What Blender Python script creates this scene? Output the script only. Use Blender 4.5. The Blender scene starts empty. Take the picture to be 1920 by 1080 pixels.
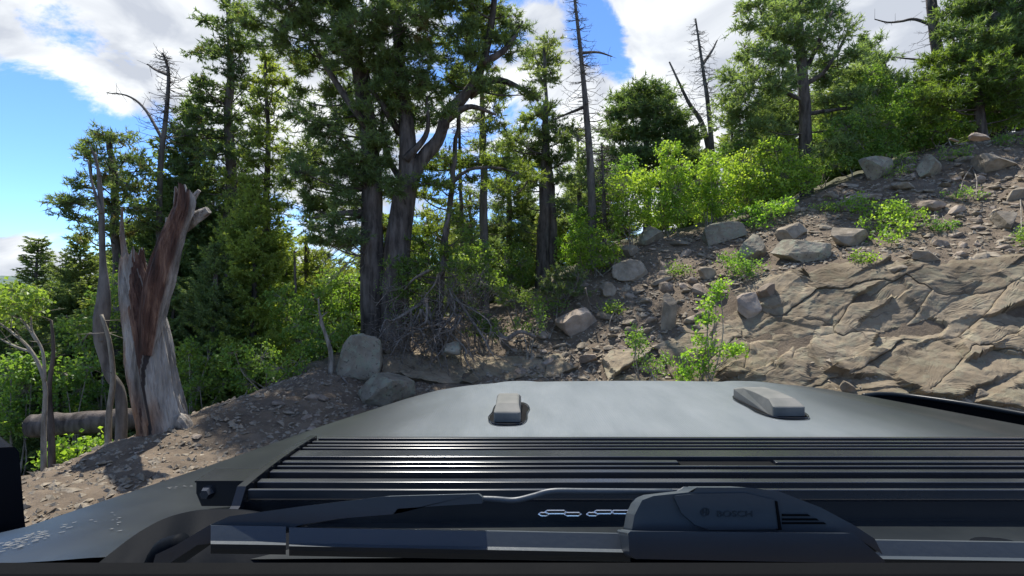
import bpy, bmesh, math, random
import numpy as np
from mathutils import Vector, Matrix

scene = bpy.context.scene
COL = scene.collection
RS = np.random.RandomState(7)
random.seed(7)

# ------------------------------------------------------------------ camera, sky, sun, exposure
CAMZ = 1.7
F = 960.0
cam_d = bpy.data.cameras.new('camera')
cam_d.lens = 18.0; cam_d.sensor_width = 36.0
cam_d.clip_start = 0.02; cam_d.clip_end = 6000
cam = bpy.data.objects.new('camera', cam_d); COL.objects.link(cam)
cam.location = (0, 0, CAMZ); cam.rotation_euler = (math.radians(90), 0, 0)
scene.camera = cam

def P(px, py, Y):
    return np.array([(px - 960.0) / F * Y, Y, CAMZ - (py - 540.0) / F * Y])

SUN_EL, SUN_AZ = 62.0, -17.0          # azimuth clockwise from +Y
world = bpy.data.worlds.new('World'); scene.world = world
world.use_nodes = True
nt = world.node_tree; nt.nodes.clear()
N = nt.nodes.new; L = nt.links.new
wo = N('ShaderNodeOutputWorld'); bg = N('ShaderNodeBackground'); L(bg.outputs[0], wo.inputs[0])
bg.inputs['Strength'].default_value = 0.145
sky = N('ShaderNodeTexSky'); sky.sky_type = 'NISHITA'; sky.sun_disc = False
sky.sun_elevation = math.radians(SUN_EL); sky.sun_rotation = math.radians(SUN_AZ)
sky.altitude = 2900; sky.air_density = 1.0; sky.dust_density = 0.3; sky.ozone_density = 1.6
tc = N('ShaderNodeTexCoord')
mp = N('ShaderNodeMapping'); mp.inputs['Scale'].default_value = (1, 1, 1.9); L(tc.outputs['Generated'], mp.inputs[0])
n1 = N('ShaderNodeTexNoise'); n1.inputs['Scale'].default_value = 4.2; n1.inputs['Detail'].default_value = 9
n1.inputs['Roughness'].default_value = 0.62; n1.inputs['Distortion'].default_value = 0.5
L(mp.outputs[0], n1.inputs['Vector'])
acc = n1.outputs['Fac']
def wmath(op, a, b):
    m = N('ShaderNodeMath'); m.operation = op
    for i, s in enumerate((a, b)):
        if hasattr(s, 'default_value'): L(s, m.inputs[i])
        else: m.inputs[i].default_value = s
    return m.outputs[0]
SKYB = [(230, 60, .50, .26), (40, 480, .16, .24), (600, 260, .26, .20), (1020, 90, .10, .25), (1085, 20, .05, -.05),
        (1260, 60, .20, .30), (1560, 60, .45, .28), (1160, 250, .16, .12), (40, 300, .22, -.34), (140, 330, .14, -.26), (1130, 70, .085, -.30),
        (550, 430, .10, -.22), (1175, 135, .05, -.2), (560, 95, .05, -.16), (1800, 40, .3, .15)]
for (px, py, r, w) in SKYB:
    v = Vector(((px - 960) / F, 1, (540 - py) / F)).normalized()
    d = N('ShaderNodeVectorMath'); d.operation = 'DISTANCE'
    L(tc.outputs['Generated'], d.inputs[0]); d.inputs[1].default_value = v
    mr = N('ShaderNodeMapRange'); mr.interpolation_type = 'SMOOTHSTEP'
    mr.inputs['From Min'].default_value = 0; mr.inputs['From Max'].default_value = r * 1.25
    mr.inputs['To Min'].default_value = w; mr.inputs['To Max'].default_value = 0
    L(d.outputs['Value'], mr.inputs['Value'])
    acc = wmath('ADD', acc, mr.outputs[0])
cl = N('ShaderNodeMapRange'); cl.interpolation_type = 'SMOOTHSTEP'
cl.inputs['From Min'].default_value = 0.50; cl.inputs['From Max'].default_value = 0.62
L(acc, cl.inputs['Value'])
n2 = N('ShaderNodeTexNoise'); n2.inputs['Scale'].default_value = 4.5; n2.inputs['Detail'].default_value = 8; n2.inputs['Distortion'].default_value = .6
L(mp.outputs[0], n2.inputs['Vector'])
cr = N('ShaderNodeValToRGB')
cr.color_ramp.elements[0].position = 0.43; cr.color_ramp.elements[0].color = (.47, .51, .60, 1)
cr.color_ramp.elements[1].position = 0.64; cr.color_ramp.elements[1].color = (.93, .96, 1.0, 1)
L(n2.outputs['Fac'], cr.inputs['Fac'])
cm = N('ShaderNodeMix'); cm.data_type = 'RGBA'; cm.blend_type = 'MULTIPLY'; cm.inputs[0].default_value = 1
L(cr.outputs[0], cm.inputs[6]); cm.inputs[7].default_value = (3.75, 3.72, 3.6, 1)
sm = N('ShaderNodeMix'); sm.data_type = 'RGBA'; sm.blend_type = 'MULTIPLY'; sm.inputs[0].default_value = 1
L(sky.outputs[0], sm.inputs[6]); sm.inputs[7].default_value = (.42, .56, .74, 1)
mx = N('ShaderNodeMix'); mx.data_type = 'RGBA'
L(cl.outputs[0], mx.inputs[0]); L(sm.outputs[2], mx.inputs[6]); L(cm.outputs[2], mx.inputs[7])
L(mx.outputs[2], bg.inputs['Color'])

sun_d = bpy.data.lights.new('sun', 'SUN'); sun_d.energy = 3.4; sun_d.angle = math.radians(0.6); sun_d.color = (1.0, .95, .87)
sun = bpy.data.objects.new('sun', sun_d); COL.objects.link(sun)
el, az = math.radians(SUN_EL), math.radians(SUN_AZ)
sdir = Vector((math.sin(az) * math.cos(el), math.cos(az) * math.cos(el), math.sin(el)))
sun.rotation_euler = sdir.to_track_quat('Z', 'Y').to_euler()
sun.location = sdir * 50
scene.view_settings.view_transform = 'Standard'; scene.view_settings.look = 'None'
scene.view_settings.exposure = 1.3; scene.view_settings.gamma = 1.0
scene.view_settings.use_curve_mapping = False
try:
    scene.cycles.max_bounces = 8; scene.cycles.diffuse_bounces = 5; scene.cycles.transmission_bounces = 6
    scene.cycles.transparent_max_bounces = 4
except Exception: pass

# ------------------------------------------------------------------ noise
def _h(ix, iy, iz, seed):
    h = (ix.astype(np.int64) * 374761393 + iy.astype(np.int64) * 668265263 + iz.astype(np.int64) * 2147483647 + seed * 1274126177) & 0xffffffff
    h = ((h ^ (h >> 13)) * 1274126177) & 0xffffffff
    h = h ^ (h >> 16)
    return (h & 0xffff) / 65535.0
def vnoise(p, seed=0):
    i = np.floor(p); f = p - i; f = f * f * (3 - 2 * f)
    x, y, z = i[:, 0], i[:, 1], i[:, 2]
    r = 0
    for dx in (0, 1):
        for dy in (0, 1):
            for dz in (0, 1):
                w = (f[:, 0] if dx else 1 - f[:, 0]) * (f[:, 1] if dy else 1 - f[:, 1]) * (f[:, 2] if dz else 1 - f[:, 2])
                r = r + w * _h(x + dx, y + dy, z + dz, seed)
    return r * 2 - 1
def fbm(p, oct=4, seed=0):
    p = np.asarray(p, float); r = 0; a = 1; s = 0
    for o in range(oct):
        r = r + a * vnoise(p * (2 ** o) + o * 17.3, seed + o); s += a; a *= .5
    return r / s

# ------------------------------------------------------------------ mesh builder and object helpers

class MB:
    def __init__(s): s.V = []; s.Fc = []; s.A = []; s.n = 0
    def add(s, v, f, var=0.5):
        v = np.asarray(v, float).reshape(-1, 3); f = np.asarray(f, int).reshape(-1, 3)
        s.V.append(v); s.Fc.append(f + s.n)
        s.A.append(np.broadcast_to(np.asarray(var, float), (len(v),)).copy()); s.n += len(v)
    def quads(s, v, q, var=0.5):
        q = np.asarray(q, int).reshape(-1, 4)
        s.add(v, np.concatenate([q[:, [0, 1, 2]], q[:, [0, 2, 3]]]), var)
    def tris(s, T, var=0.5):
        n = len(T)
        if n == 0: return
        s.add(T.reshape(-1, 3), np.arange(n * 3).reshape(-1, 3), np.repeat(np.broadcast_to(var, (n,)), 3))
    def tube(s, pts, rad, sides=8, var=0.5, cap=True, rough=0.0, seed=0):
        pts = np.asarray(pts, float); n = len(pts); rad = np.broadcast_to(np.asarray(rad, float), (n,))
        tg = np.gradient(pts, axis=0); tg /= np.linalg.norm(tg, axis=1)[:, None] + 1e-9
        ref = np.array([1., 0, 0]) if abs(tg[0][0]) < .8 else np.array([0, 1., 0])
        u = ref - tg[0] * (ref @ tg[0]); u /= np.linalg.norm(u)
        R = []
        a = np.arange(sides) / sides * 2 * math.pi
        for i in range(n):
            u = u - tg[i] * (u @ tg[i]); u /= np.linalg.norm(u) + 1e-9
            w = np.cross(tg[i], u)
            rr = rad[i]
            ring = pts[i] + rr * (np.cos(a)[:, None] * u + np.sin(a)[:, None] * w)
            R.append(ring)
        v = np.concatenate(R)
        if rough:
            c = np.repeat(pts, sides, 0); d = v - c
            nn = fbm(np.stack([v[:, 0] * 5, v[:, 1] * 5, v[:, 2] * 1.2], 1), 4, seed)
            v = c + d * (1 + rough * nn)[:, None]
        i0 = (np.arange(n - 1)[:, None] * sides + np.arange(sides)[None]).ravel()
        i1 = (np.arange(n - 1)[:, None] * sides + (np.arange(sides)[None] + 1) % sides).ravel()
        q = np.stack([i0, i1, i1 + sides, i0 + sides], 1)
        f = np.concatenate([q[:, [0, 1, 2]], q[:, [0, 2, 3]]])
        if cap:
            m = len(v); v = np.concatenate([v, pts[:1], pts[-1:]])
            k = np.arange(sides); k1 = (k + 1) % sides
            f = np.concatenate([f, np.stack([k1, k, np.full(sides, m)], 1),
                                np.stack([k + (n - 1) * sides, k1 + (n - 1) * sides, np.full(sides, m + 1)], 1)])
        s.add(v, f, var)
    def sticks(s, A, B, ra, rb, var=0.5):
        A = np.asarray(A, float); B = np.asarray(B, float); n = len(A)
        if n == 0: return
        d = B - A; d /= np.linalg.norm(d, axis=1)[:, None] + 1e-9
        ref = np.where(np.abs(d[:, 2:3]) < .8, np.array([[0, 0, 1.]]), np.array([[1., 0, 0]]))
        u = np.cross(d, ref); u /= np.linalg.norm(u, axis=1)[:, None] + 1e-9
        w = np.cross(d, u)
        ra = np.broadcast_to(ra, (n,))[:, None]; rb = np.broadcast_to(rb, (n,))[:, None]
        vs = []
        for k in range(3):
            a = k * 2.0944; o = math.cos(a) * u + math.sin(a) * w
            vs += [A + o * ra, B + o * rb]
        v = np.stack(vs, 1)                         # n,6,3
        f = []
        for k in range(3):
            k1 = (k + 1) % 3
            f += [[2 * k, 2 * k1, 2 * k1 + 1], [2 * k, 2 * k1 + 1, 2 * k + 1]]
        f = np.array(f)[None] + (np.arange(n) * 6)[:, None, None]
        s.add(v.reshape(-1, 3), f.reshape(-1, 3), np.repeat(np.broadcast_to(var, (n,)), 6))
    def box(s, c, sz, R=None, var=.5):
        v = np.array([[x, y, z] for x in (-.5, .5) for y in (-.5, .5) for z in (-.5, .5)]) * np.array(sz)
        if R is not None: v = v @ np.array(R).T
        s.quads(v + np.array(c), [[0, 1, 3, 2], [4, 6, 7, 5], [0, 4, 5, 1], [2, 3, 7, 6], [0, 2, 6, 4], [1, 5, 7, 3]], var)
    def mesh(s, name, smooth=False):

        v = np.concatenate(s.V); f = np.concatenate(s.Fc); a = np.concatenate(s.A)
        me = bpy.data.meshes.new(name)
        me.vertices.add(len(v)); me.vertices.foreach_set('co', v.astype(np.float32).ravel())
        me.loops.add(len(f) * 3); me.loops.foreach_set('vertex_index', f.astype(np.int32).ravel())
        me.polygons.add(len(f)); me.polygons.foreach_set('loop_start', (np.arange(len(f)) * 3).astype(np.int32))
        me.polygons.foreach_set('use_smooth', np.full(len(f), smooth))
        at = me.attributes.new('var', 'FLOAT', 'POINT'); at.data.foreach_set('value', a.astype(np.float32))
        me.update(calc_edges=True)
        return me
    def build(s, name, mat, parent=None, smooth=False, loc=None):
        return link(name, s.mesh(name, smooth), mat, parent, loc)

def link(name, me, mat=None, parent=None, loc=None, rot=None, scale=None):
    o = bpy.data.objects.new(name, me); COL.objects.link(o)
    if mat is not None and me is not None and len(me.materials) == 0: me.materials.append(mat)
    if parent is not None: o.parent = parent
    if loc is not None: o.location = tuple(loc)
    if rot is not None: o.rotation_euler = rot
    if scale is not None: o.scale = scale
    return o
def tag(o, label=None, cat=None, group=None, kind=None):
    if label: o['label'] = label
    if cat: o['category'] = cat
    if group: o['group'] = group
    if kind: o['kind'] = kind
    return o
def empty(name, loc, label=None, cat=None, group=None):
    o = bpy.data.objects.new(name, None); COL.objects.link(o); o.location = tuple(loc); o.empty_display_size = .2
    return tag(o, label, cat, group)
def dup(root, loc, rz=0, sc=1, label=None, group=None, cat=None):
    r = root.copy(); COL.objects.link(r); r.location = tuple(loc); r.rotation_euler = (0, 0, rz)
    r.scale = (sc, sc, sc) if np.isscalar(sc) else sc
    for k, v in (('label', label), ('group', group), ('category', cat)):
        if v: r[k] = v
        elif k == 'group' and 'group' in r: del r['group']
    for ch in list(root.children):
        c = ch.copy(); COL.objects.link(c); c.parent = r
        for g in ch.children:
            d = g.copy(); COL.objects.link(d); d.parent = c
    return r

def smooth_path(pts, n):
    pts = np.asarray(pts, float)
    if len(pts) < 3:
        t = np.linspace(0, 1, n)[:, None]; return pts[0] * (1 - t) + pts[-1] * t
    ext = np.concatenate([[2 * pts[0] - pts[1]], pts, [2 * pts[-1] - pts[-2]]])
    out = []
    T = np.linspace(0, len(pts) - 1 - 1e-6, n)
    for t in T:
        i = int(t); f = t - i; p0, p1, p2, p3 = ext[i:i + 4]
        out.append(.5 * ((2 * p1) + (-p0 + p2) * f + (2 * p0 - 5 * p1 + 4 * p2 - p3) * f * f + (-p0 + 3 * p1 - 3 * p2 + p3) * f ** 3))
    return np.array(out)

# ------------------------------------------------------------------ materials
def new_mat(name):
    m = bpy.data.materials.new(name); m.use_nodes = True
    t = m.node_tree; t.nodes.clear()
    out = t.nodes.new('ShaderNodeOutputMaterial'); b = t.nodes.new('ShaderNodeBsdfPrincipled')
    t.links.new(b.outputs[0], out.inputs[0])
    return m, t, b, out
def nz(t, scale, detail=6, rough=.6, vec=None, stretch=None, coord='Object'):
    n = t.nodes.new('ShaderNodeTexNoise'); n.inputs['Scale'].default_value = scale
    n.inputs['Detail'].default_value = detail; n.inputs['Roughness'].default_value = rough
    if vec is None:
        c = t.nodes.new('ShaderNodeTexCoord'); vec = c.outputs[coord]
    if stretch:
        mpn = t.nodes.new('ShaderNodeMapping'); mpn.inputs['Scale'].default_value = stretch
        t.links.new(vec, mpn.inputs[0]); vec = mpn.outputs[0]
    t.links.new(vec, n.inputs['Vector'])
    return n.outputs['Fac']
def ramp(t, fac, stops):
    r = t.nodes.new('ShaderNodeValToRGB'); e = r.color_ramp.elements
    while len(e) < len(stops): e.new(.5)
    for i, (p, c) in enumerate(stops): e[i].position = p; e[i].color = (*c, 1)
    t.links.new(fac, r.inputs[0]); return r.outputs[0]
def mixc(t, fac, a, b, mode='MIX'):
    m = t.nodes.new('ShaderNodeMix'); m.data_type = 'RGBA'; m.blend_type = mode
    for i, s in ((0, fac), (6, a), (7, b)):
        if hasattr(s, 'is_linked'): t.links.new(s, m.inputs[i])
        elif isinstance(s, (int, float)): m.inputs[i].default_value = s
        else: m.inputs[i].default_value = (*s, 1)
    return m.outputs[2]
def bump(t, b, h, strength=.5, dist=.02):
    bn = t.nodes.new('ShaderNodeBump'); bn.inputs['Strength'].default_value = strength; bn.inputs['Distance'].default_value = dist
    t.links.new(h, bn.inputs['Height']); t.links.new(bn.outputs[0], b.inputs['Normal'])
def attr(t, name='var'):
    a = t.nodes.new('ShaderNodeAttribute'); a.attribute_name = name; return a.outputs['Fac']

def m_foliage(name, dark, mid, light, trans=.35, rough=.6, brown=None):
    m, t, b, out = new_mat(name)
    v = attr(t)
    stops = [(0.0, dark), (.5, mid), (1.0, light)]
    if brown: stops = [(0.0, brown), (.035, brown), (.05, dark), (.5, mid), (1.0, light)]
    c = ramp(t, v, stops)
    n = nz(t, 1.3, 3)
    c = mixc(t, .35, c, ramp(t, n, [(.3, tuple(x * .8 for x in dark)), (.7, light)]))
    oi = t.nodes.new('ShaderNodeObjectInfo')
    hs = t.nodes.new('ShaderNodeHueSaturation'); t.links.new(c, hs.inputs['Color'])
    mr = t.nodes.new('ShaderNodeMapRange'); mr.inputs['To Min'].default_value = .485; mr.inputs['To Max'].default_value = .515
    t.links.new(oi.outputs['Random'], mr.inputs['Value']); t.links.new(mr.outputs[0], hs.inputs['Hue'])
    c = hs.outputs['Color']
    t.links.new(c, b.inputs['Base Color']); b.inputs['Roughness'].default_value = rough
    b.inputs['Specular IOR Level'].default_value = .35
    tr = t.nodes.new('ShaderNodeBsdfTranslucent')
    c2 = mixc(t, 1.0, c, (1.5, 1.45, .6), 'MULTIPLY'); t.links.new(c2, tr.inputs['Color'])
    ms = t.nodes.new('ShaderNodeMixShader'); ms.inputs[0].default_value = trans
    t.links.new(b.outputs[0], ms.inputs[1]); t.links.new(tr.outputs[0], ms.inputs[2]); t.links.new(ms.outputs[0], out.inputs[0])
    return m
M = {}
M['pine'] = m_foliage('pine_needles', (0.078, 0.135, 0.055), (0.157, 0.229, 0.086), (0.264, 0.332, 0.117), .48, .5, (.11, .05, .025))
M['pine_pale'] = m_foliage('pine_needles_pale', (0.105, 0.166, 0.077), (0.203, 0.285, 0.125), (0.316, 0.394, 0.173), .51, .5, (.14, .075, .04))
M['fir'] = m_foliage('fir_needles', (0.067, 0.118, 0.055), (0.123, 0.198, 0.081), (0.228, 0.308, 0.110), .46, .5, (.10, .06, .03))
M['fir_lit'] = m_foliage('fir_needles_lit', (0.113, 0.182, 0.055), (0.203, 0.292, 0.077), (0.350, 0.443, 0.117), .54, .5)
M['bough'] = m_foliage('yellow_green_needles', (.075, .14, .03), (.14, .235, .05), (.26, .36, .085), .5, .5)
M['aspen'] = m_foliage('aspen_leaves', (.08, .18, .03), (.20, .37, .05), (.42, .56, .11), .55, .45)
M['leaf'] = m_foliage('shrub_leaves', (.065, .15, .035), (.14, .27, .055), (.28, .40, .10), .52, .45)

def m_bark(name, dark, light, sc=9, stretch=(1, 1, .22), bs=.8):
    m, t, b, out = new_mat(name)
    n = nz(t, sc, 8, .65, stretch=stretch)
    c = ramp(t, n, [(.39, dark), (.62, light)])
    n2_ = nz(t, 1.7, 3)
    c = mixc(t, .3, c, ramp(t, n2_, [(.35, tuple(x * .7 for x in dark)), (.65, tuple(x * 1.1 for x in light))]))
    t.links.new(c, b.inputs['Base Color']); b.inputs['Roughness'].default_value = .9
    b.inputs['Specular IOR Level'].default_value = .2
    bump(t, b, n, bs, .03)
    return m
M['bark'] = m_bark('pine_bark', (.028, .023, .019), (.16, .135, .115))
M['bark_grey'] = m_bark('grey_bark', (.05, .044, .037), (.19, .172, .15))
M['twig'] = m_bark('dead_twig_wood', (.09, .075, .06), (.27, .235, .195), 20)
M['aspen_bark'] = m_bark('pale_bark', (.10, .085, .065), (.36, .33, .27), 14)

# weathered stump: grey silver, orange-brown and dark red wood streaked along the grain
m, t, b, out = new_mat('weathered_wood')
n = nz(t, 7, 9, .7, stretch=(1, 1, .10)); n_ = nz(t, 1.6, 4, .6, stretch=(1, 1, .45))
grey = ramp(t, n, [(.36, (.08, .068, .055)), (.5, (.23, .21, .18)), (.64, (.42, .39, .34))])
org = ramp(t, n, [(.36, (.08, .03, .014)), (.5, (.27, .13, .06)), (.64, (.46, .29, .16))])
tco = t.nodes.new('ShaderNodeTexCoord'); sp = t.nodes.new('ShaderNodeSeparateXYZ'); t.links.new(tco.outputs['Object'], sp.inputs[0])
mm = t.nodes.new('ShaderNodeMath'); mm.operation = 'MULTIPLY_ADD'; t.links.new(sp.outputs['X'], mm.inputs[0]); mm.inputs[1].default_value = -.75; t.links.new(n_, mm.inputs[2])
m3 = t.nodes.new('ShaderNodeMath'); m3.operation = 'MULTIPLY_ADD'; t.links.new(sp.outputs['Z'], m3.inputs[0]); m3.inputs[1].default_value = -.16; t.links.new(mm.outputs[0], m3.inputs[2]); n_ = m3.outputs[0]
f = ramp(t, n_, [(.44, (0, 0, 0)), (.64, (1, 1, 1))])
c = mixc(t, f, grey, org)
red = ramp(t, n, [(.36, (.020, .010, .007)), (.5, (.085, .040, .026)), (.64, (.26, .155, .10))])
v = attr(t); vf = ramp(t, v, [(.55, (0, 0, 0)), (.75, (1, 1, 1))])
c = mixc(t, vf, c, red)
vd = ramp(t, v, [(.1, (1, 1, 1)), (.3, (0, 0, 0))])
c = mixc(t, vd, c, (.03, .022, .018))
t.links.new(c, b.inputs['Base Color']); b.inputs['Roughness'].default_value = .85; bump(t, b, n, 1.0, .07)
M['deadwood'] = m

def m_rock(name, a, bb, c3, sc=3.0, lichen=0.0, spots=0.0, bs=.5):
    m, t, b, out = new_mat(name)
    n = nz(t, sc, 9, .68); n2_ = nz(t, sc * .35, 4, .6)
    c = ramp(t, n, [(.3, a), (.5, bb), (.7, c3)])
    c = mixc(t, .4, c, ramp(t, n2_, [(.3, tuple(x * .75 for x in a)), (.7, tuple(min(1, x * 1.1) for x in c3))]))
    if lichen:
        n3 = nz(t, sc * 1.6, 7, .7)
        lf = ramp(t, n3, [(.5, (0, 0, 0)), (.58, (lichen,) * 3)])
        c = mixc(t, lf, c, (.25, .27, .19))
    if spots:
        n4 = nz(t, sc * 5, 4, .6)
        sf = ramp(t, n4, [(.6, (0, 0, 0)), (.66, (spots,) * 3)])
        c = mixc(t, sf, c, (.05, .05, .045))
    oi = t.nodes.new('ShaderNodeObjectInfo')
    hv = t.nodes.new('ShaderNodeHueSaturation'); t.links.new(c, hv.inputs['Color'])
    mr = t.nodes.new('ShaderNodeMapRange'); mr.inputs['To Min'].default_value = .78; mr.inputs['To Max'].default_value = 1.22
    t.links.new(oi.outputs['Random'], mr.inputs['Value']); t.links.new(mr.outputs[0], hv.inputs['Value'])
    t.links.new(hv.outputs[0], b.inputs['Base Color']); b.inputs['Roughness'].default_value = .92
    b.inputs['Specular IOR Level'].default_value = .25
    nb = nz(t, sc * 4, 8, .7)
    bump(t, b, nb, bs, .02)
    return m
M['rock'] = m_rock('grey_tan_rock', (.11, .091, .064), (.205, .172, .126), (.32, .275, .21), 6)
M['rock_red'] = m_rock('pinkish_rock', (.15, .115, .085), (.26, .205, .155), (.35, .30, .24), 5)
M['boulder'] = m_rock('lichen_boulder', (.13, .112, .08), (.225, .196, .145), (.33, .292, .222), 4, .6, .7)
M['slab'] = m_rock('tan_bedrock', (.115, .091, .061), (.195, .158, .108), (.28, .232, .163), 2.6, .25, .3, .5)
m, t, b, out = new_mat('slope_dirt')
n = nz(t, 3, 9, .7); n2_ = nz(t, .7, 4)
c = ramp(t, n, [(.3, (.06, .045, .030)), (.5, (.135, .100, .064)), (.72, (.235, .182, .122))])
c = mixc(t, .4, c, ramp(t, n2_, [(.35, (.065, .046, .03)), (.65, (.16, .125, .088))]))
c = mixc(t, ramp(t, attr(t), [(.0, (0, 0, 0)), (1, (1, 1, 1))]), c, ramp(t, n, [(.3, (.035, .045, .018)), (.7, (.10, .095, .05))]))
t.links.new(c, b.inputs['Base Color']); b.inputs['Roughness'].default_value = .95
nb = nz(t, 22, 8, .75); bump(t, b, nb, .8, .04)
M['dirt'] = m
m, t, b, out = new_mat('forested_hill')
n = nz(t, .03, 8, .8); c = ramp(t, n, [(.35, (.05, .085, .075)), (.65, (.10, .14, .11))])
t.links.new(c, b.inputs['Base Color']); b.inputs['Roughness'].default_value = 1
M['hill'] = m

def m_car(name, col, rough, spec=.5, metal=0, dust=0.0, coat=0.0, mesh=False):
    m, t, b, out = new_mat(name)
    c = col
    n = nz(t, 9, 6, .65)
    d = ramp(t, n, [(.42, (0, 0, 0)), (.75, (dust,) * 3)])
    cc = mixc(t, d, col, (.22, .21, .19))
    t.links.new(cc, b.inputs['Base Color'])
    r = t.nodes.new('ShaderNodeMapRange'); r.inputs['To Min'].default_value = rough * .85; r.inputs['To Max'].default_value = min(1, rough * 1.2)
    t.links.new(n, r.inputs['Value']); t.links.new(r.outputs[0], b.inputs['Roughness'])
    b.inputs['Specular IOR Level'].default_value = spec; b.inputs['Metallic'].default_value = metal
    b.inputs['Coat Weight'].default_value = coat; b.inputs['Coat Roughness'].default_value = .15
    h = nz(t, 260, 2, .5)
    if mesh:
        tcn = t.nodes.new('ShaderNodeTexCoord')
        vo = t.nodes.new('ShaderNodeTexVoronoi'); vo.inputs['Scale'].default_value = 210; vo.inputs['Randomness'].default_value = 0.0
        t.links.new(tcn.outputs['Object'], vo.inputs['Vector'])
        bump(t, b, vo.outputs['Distance'], .35, .002)
    else:
        if rough > .33: bump(t, b, h, .12, .001)
    return m
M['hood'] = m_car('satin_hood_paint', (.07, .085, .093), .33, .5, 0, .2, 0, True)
M['black'] = m_car('black_satin_metal', (.007, .009, .012), .24, .5, 0, .02)
M['finmetal'] = m_car('black_anodised_fin', (.03, .034, .04), .22, 1.0, .3, .05)
M['plastic'] = m_car('black_textured_plastic', (.004, .0055, .008), .6, .03, 0, .0)
M['rubber'] = m_car('dusty_rubber', (.10, .105, .095), .75, .3, 0, .7)
M['wiper'] = m_car('wiper_plastic', (.036, .047, .057), .42, .4, 0, .04)
M['chrome'] = m_car('bright_trim', (.6, .62, .64), .25, .6, .9, .1)
M['dark'] = m_car('dark_gap', (.003, .0035, .004), .8, .08, 0, 0)
M['dust'] = m_car('dried_dust', (.13, .135, .135), .95, .1, 0, .3)

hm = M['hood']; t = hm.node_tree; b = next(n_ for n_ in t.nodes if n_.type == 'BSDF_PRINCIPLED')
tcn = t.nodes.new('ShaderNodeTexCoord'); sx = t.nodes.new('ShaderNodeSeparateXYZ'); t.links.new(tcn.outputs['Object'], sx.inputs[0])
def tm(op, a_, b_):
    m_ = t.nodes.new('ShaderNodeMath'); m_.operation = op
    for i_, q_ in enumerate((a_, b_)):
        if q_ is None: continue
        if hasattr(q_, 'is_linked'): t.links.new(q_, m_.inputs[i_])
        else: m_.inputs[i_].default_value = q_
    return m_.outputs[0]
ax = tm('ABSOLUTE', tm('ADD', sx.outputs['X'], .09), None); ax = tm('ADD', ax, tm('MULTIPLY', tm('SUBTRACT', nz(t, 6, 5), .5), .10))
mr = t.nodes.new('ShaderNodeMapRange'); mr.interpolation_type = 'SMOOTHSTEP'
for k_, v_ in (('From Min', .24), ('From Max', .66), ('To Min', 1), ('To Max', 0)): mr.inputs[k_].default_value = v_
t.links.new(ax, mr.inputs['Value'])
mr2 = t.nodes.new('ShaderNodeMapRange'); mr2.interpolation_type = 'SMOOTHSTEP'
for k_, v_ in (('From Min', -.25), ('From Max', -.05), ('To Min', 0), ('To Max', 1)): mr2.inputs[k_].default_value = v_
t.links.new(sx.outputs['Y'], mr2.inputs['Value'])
sheen_msk = tm('MULTIPLY', mr.outputs[0], mr2.outputs[0])  # paler hood centre: bright sky reflection put into the colour, with the dotted weave
hc = mixc(t, sheen_msk, ramp(t, nz(t, 12, 6), [(.4, (.012, .015, .017)), (.8, (.026, .03, .03))]), ramp(t, nz(t, 14, 7, .7, stretch=(1, .25, 1)), [(.3, (.115, .135, .143)), (.75, (.18, .20, .208))]))
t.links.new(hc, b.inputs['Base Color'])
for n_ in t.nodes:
    if n_.type == 'BUMP': t.links.new(tm('MULTIPLY', sheen_msk, .35), n_.inputs['Strength'])
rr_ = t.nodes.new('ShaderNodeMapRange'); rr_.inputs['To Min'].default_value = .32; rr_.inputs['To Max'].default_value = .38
sp_ = tm('ADD', tm('MULTIPLY', sheen_msk, .35), .16); t.links.new(sp_, b.inputs['Specular IOR Level'])
t.links.new(sheen_msk, rr_.inputs['Value']); t.links.new(rr_.outputs[0], b.inputs['Roughness'])

# hairline fractures and dark stains in the bedrock
t = M['slab'].node_tree; b = next(n_ for n_ in t.nodes if n_.type == 'BSDF_PRINCIPLED')
tcn = t.nodes.new('ShaderNodeTexCoord'); nv_ = t.nodes.new('ShaderNodeTexNoise'); nv_.inputs['Scale'].default_value = 2.2; nv_.inputs['Detail'].default_value = 5; t.links.new(tcn.outputs['Object'], nv_.inputs['Vector'])
va = t.nodes.new('ShaderNodeVectorMath'); va.operation = 'MULTIPLY_ADD'; t.links.new(nv_.outputs['Color'], va.inputs[0]); va.inputs[1].default_value = (.55, .55, .55); t.links.new(tcn.outputs['Object'], va.inputs[2])
mpp = t.nodes.new('ShaderNodeMapping'); mpp.inputs['Scale'].default_value = (.8, 1, 1.7); mpp.inputs['Rotation'].default_value = (0, .5, 0); t.links.new(va.outputs[0], mpp.inputs[0])
vo = t.nodes.new('ShaderNodeTexVoronoi'); vo.feature = 'DISTANCE_TO_EDGE'; vo.inputs['Scale'].default_value = 1.5; t.links.new(mpp.outputs[0], vo.inputs['Vector'])
vo2 = t.nodes.new('ShaderNodeTexVoronoi'); vo2.feature = 'F1'; vo2.inputs['Scale'].default_value = 2.3; t.links.new(mpp.outputs[0], vo2.inputs['Vector'])
gate = ramp(t, nz(t, 1.1, 3), [(.46, (0, 0, 0)), (.56, (1, 1, 1))])
ck = mixc(t, gate, (1, 1, 1), ramp(t, vo.outputs['Distance'], [(.0, (.45,) * 3), (.022, (1, 1, 1))]))
old = b.inputs['Base Color'].links[0].from_socket
tint = ramp(t, vo2.outputs['Color'], [(.0, (.86, .84, .80)), (1.0, (1.12, 1.10, 1.08))])
stain = ramp(t, nz(t, 1.5, 6, .65, stretch=(1, 1, .5)), [(.36, (.72, .70, .66)), (.5, (1, 1, 1))])
t.links.new(mixc(t, 1.0, mixc(t, 1.0, mixc(t, 1.0, old, ck, 'MULTIPLY'), tint, 'MULTIPLY'), stain, 'MULTIPLY'), b.inputs['Base Color'])

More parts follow.
